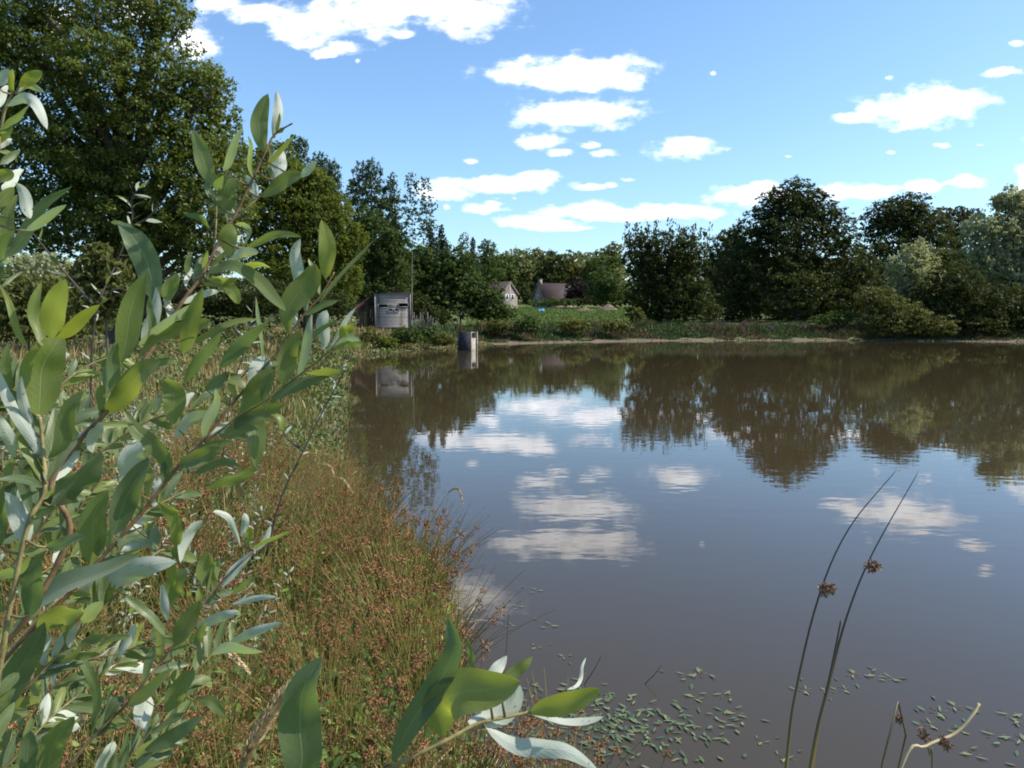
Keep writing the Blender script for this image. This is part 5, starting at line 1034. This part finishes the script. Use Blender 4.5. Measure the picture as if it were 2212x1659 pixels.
# bottom centre shoot
boff = np.array((-0.22, .5, 0.85)); bs = thing('willow_shoot', 'willow shoot reaching in from below at bottom centre with bright green leaves', 'branch', tuple(boff))
branch(bs, boff, [(640, 1780, .56), (760, 1700, .57), (840, 1659, .58), (961, 1601, .59), (1028, 1565, .6), (1090, 1550, .605), (1146, 1538, .61)], 0.0030, 0.0013, M_twig, [
    ([(848, 1645), (900, 1540), (975, 1430), (967, 1331)], 64, 'g', .02, .01, 'l', .1), ([(956, 1592), (960, 1510), (1040, 1490), (1126, 1472)], 112, 'g', .6, -.03, 'l', .1), ([(1012, 1562), (1075, 1545), (1124, 1480)], 56, 's', .2, .02, 's', .1), ([(1055, 1480), (1070, 1450), (1095, 1416)], 34, 's', .1, .02, 'l', .1),
    ([(1080, 1478), (1115, 1450), (1150, 1418)], 30, 'g', .55, .01), ([(1144, 1540), (1200, 1525), (1297, 1488)], 50, 'g', .75, -.02, 's', .05), ([(1146, 1541), (1220, 1558), (1304, 1548)], 17, 's', .1, 0, 's'), ([(1050, 1572), (1130, 1612), (1205, 1620), (1296, 1668)], 44, 's', .2, -.02, 'l', .2), ([(1014, 1458), (1018, 1420), (1009, 1376)], 16, 'g', .2), ([(1225, 1490), (1255, 1465), (1266, 1420)], 10, 's', .2)], .59, 12)
b2 = np.array((-0.15, .5, 0.8)); bl = thing('willow_shoot', 'lone big dark green willow leaf standing up from the bottom edge', 'branch', tuple(b2))
branch(bl, b2, [(560, 1950, .6), (610, 1800, .6), (638, 1720, .6)], 0.0026, 0.0018, M_twig, [([(638, 1715), (648, 1560), (697, 1418)], 104, 'g', .08, 0, 'l', .15)], .6, 13)

# ------------------------------------------------------------------ slim saplings and low willow growth
M_wsmall = leaf_mat('willow_small_leaf', (0.06, 0.10, 0.045), (0.12, 0.17, 0.05), back=(0.30, 0.33, 0.26), trans=0.25, tcol=(0.3, 0.4, 0.06))
def sapling_parts(stems, leafL, leafW, rg, gap=0.045, r=0.003):
    mb = MB(); P0, T, S = [], [], []
    for st in stems:
        c = spline(st, 30); mb.tube(c, np.linspace(r, r * 0.3, 30), 5); L = np.linalg.norm(np.diff(c, axis=0), axis=1).sum(); n = int(L / gap * 1.0)
        for k in range(n):
            s = 0.12 + 0.88 * k / n; j = min(28, int(s * 29)); td = unit(c[j + 1] - c[j]); a = k * 2.4 + rg.random(); ref = unit(np.cross(td, (0.3, 0.2, 0.9))); b_ = np.cross(td, ref)
            o = ref * math.cos(a) + b_ * math.sin(a); P0.append(c[j]); T.append(unit(td * rg.uniform(.4, 1.1) + o)); S.append(unit(np.cross(td, o) + rg.normal(size=3) * 0.5))
    n = len(P0); V, F = ribbons(np.array(P0), np.array(T), np.array(S), leafL * rg.uniform(.6, 1.2, n), leafW * rg.uniform(.7, 1.2, n), grav=.15, bend=rg.normal(size=n) * .2, prof=(.15, .8, 1, .7, .1), twist=rg.normal(size=n) * .5)
    return mb, V, F
def sapling(name, label, cat, stems_p, leafL, leafW, seed, gap=0.045, r=0.003, mat=None, bark=None, group=None):
    rg = np.random.default_rng(seed); st = [np.array([at(*p) for p in s]) for s in stems_p]; b0 = st[0][0].copy(); root = thing(name, label, cat, tuple(b0), group=group)
    mb, V, F = sapling_parts([s - b0 for s in st], leafL, leafW, rg, gap, r); mb.build('stem', bark or M_twig_dark, root); mesh_np('leaves', V, F, mat or M_wsmall, root, tint=np.repeat(rg.random(len(V) // 10), 10)); return root
sapling('willow_sapling', 'slender willow sapling with forked tips rising against the dark oak', 'sapling', [[(185, 1150, 2.2), (195, 900, 2.2), (200, 740, 2.2), (215, 650, 2.2), (255, 560, 2.25), (285, 480, 2.25), (284, 430, 2.25), (308, 400, 2.25)], [(200, 657, 2.2), (150, 600, 2.2), (100, 540, 2.2), (60, 490, 2.2)], [(285, 490, 2.25), (320, 470, 2.25), (345, 440, 2.25)], [(284, 500, 2.25), (262, 485, 2.25), (240, 470, 2.25)], [(213, 650, 2.2), (250, 625, 2.2), (280, 630, 2.2)]], 0.05, 0.012, 31, gap=0.030, r=0.004)
sapling('willow_sapling', 'lone leaning willow sapling in front of the brown water by the left shore', 'sapling', [[(575, 1200, 2.8), (606, 1080, 2.8), (657, 971, 2.85), (710, 865, 2.9), (745, 800, 2.9), (770, 745, 2.9)], [(657, 975, 2.85), (625, 950, 2.85), (600, 915, 2.85)]], 0.058, 0.014, 32, gap=0.045, r=0.005)
sapling('willow_sapling', 'low willow sapling behind the big leaves, its tip below the maple', 'sapling', [[(480, 1000, 2.4), (500, 850, 2.4), (530, 750, 2.4), (552, 640, 2.4)], [(510, 830, 2.4), (560, 770, 2.4)]], 0.05, 0.012, 34, gap=0.03)
rg = np.random.default_rng(35); protoS = []
for k in range(3):
    st = []
    for q in range(7):
        a = rg.random() * 6.28; H = rg.uniform(.35, .75); le = rg.uniform(.1, .5) * H; st.append(np.array([(0, 0, -.03), (math.cos(a) * le * .4, math.sin(a) * le * .4, H * .55), (math.cos(a) * le, math.sin(a) * le, H)]))
    protoS.append((sapling_parts(st, 0.05, 0.013, rg, 0.022, .003), None))
PR = {}; pts = []
for i in range(3000):
    y = rg.uniform(3.6, 9.0); x = rg.uniform(-5.9, -1.2)
    px = 1106 + x / y * FP
    if px < 560 and px > -60 and sdist([x], [y])[0] > 0.5 and all(math.hypot(x - a, y - b) > 0.33 for a, b in pts): pts.append((x, y))
for n, (x, y) in enumerate(pts[:42]):
    k = n % 3; z = gz(x, y)
    lab = 'small silvery willow seedling among the grass behind the big bush'
    if k not in PR:
        (mb, V, F), _ = protoS[k]; r = thing('willow_seedling', lab, 'seedling', (x, y, z), group='willow seedlings on the near bank'); mb.build('stem', M_twig_dark, r); mesh_np('leaves', V, F, M_wsmall, r, tint=np.repeat(rg.random(len(V) // 10), 10)); PR[k] = r
    else: dup(PR[k], (x, y, z), rg.random() * 6, rg.uniform(.8, 1.25))
# light green waterside herb at the tip of the bank
M_herb = leaf_mat('waterside_herb_leaf', (0.10, 0.15, 0.03), (0.22, 0.27, 0.07), trans=0.35)
def herb(label, px, py, z, n, H, seed):
    rg = np.random.default_rng(seed); g = ground_at(px, py, z); root = thing('waterside_herb', label, 'herb', (g[0], g[1], z), group=None); st = []
    for q in range(n):
        a = rg.random() * 6.28; h_ = H * rg.uniform(.6, 1.1); le = rg.uniform(.2, .7) * h_; b0 = np.array((rg.normal() * .12, rg.normal() * .12, -.05)); st.append(np.array([b0, b0 + (math.cos(a) * le * .4, math.sin(a) * le * .4, h_ * .6), b0 + (math.cos(a) * le, math.sin(a) * le, h_)]))
    mb, V, F = sapling_parts(st, 0.10, 0.014, rg, 0.03, .003); mb.build('stem', M_herbstem, root); mesh_np('leaves', V, F, M_herb, root, tint=np.repeat(rg.random(len(V) // 10), 10))
herb('light green slim-leaved herb at the water edge behind the nodding stalk', 870, 1300, 0.05, 16, .55, 41)
herb('light green slim-leaved herb bordering the water above the rushes', 790, 1215, 0.05, 16, .5, 42)
herb('yellowish narrow-leaved herb among the rush heads at the tip of the bank', 905, 1390, 0.05, 12, .4, 43)
herb('green herb near the end of the brown shallows', 715, 1130, 0.1, 12, .45, 44)
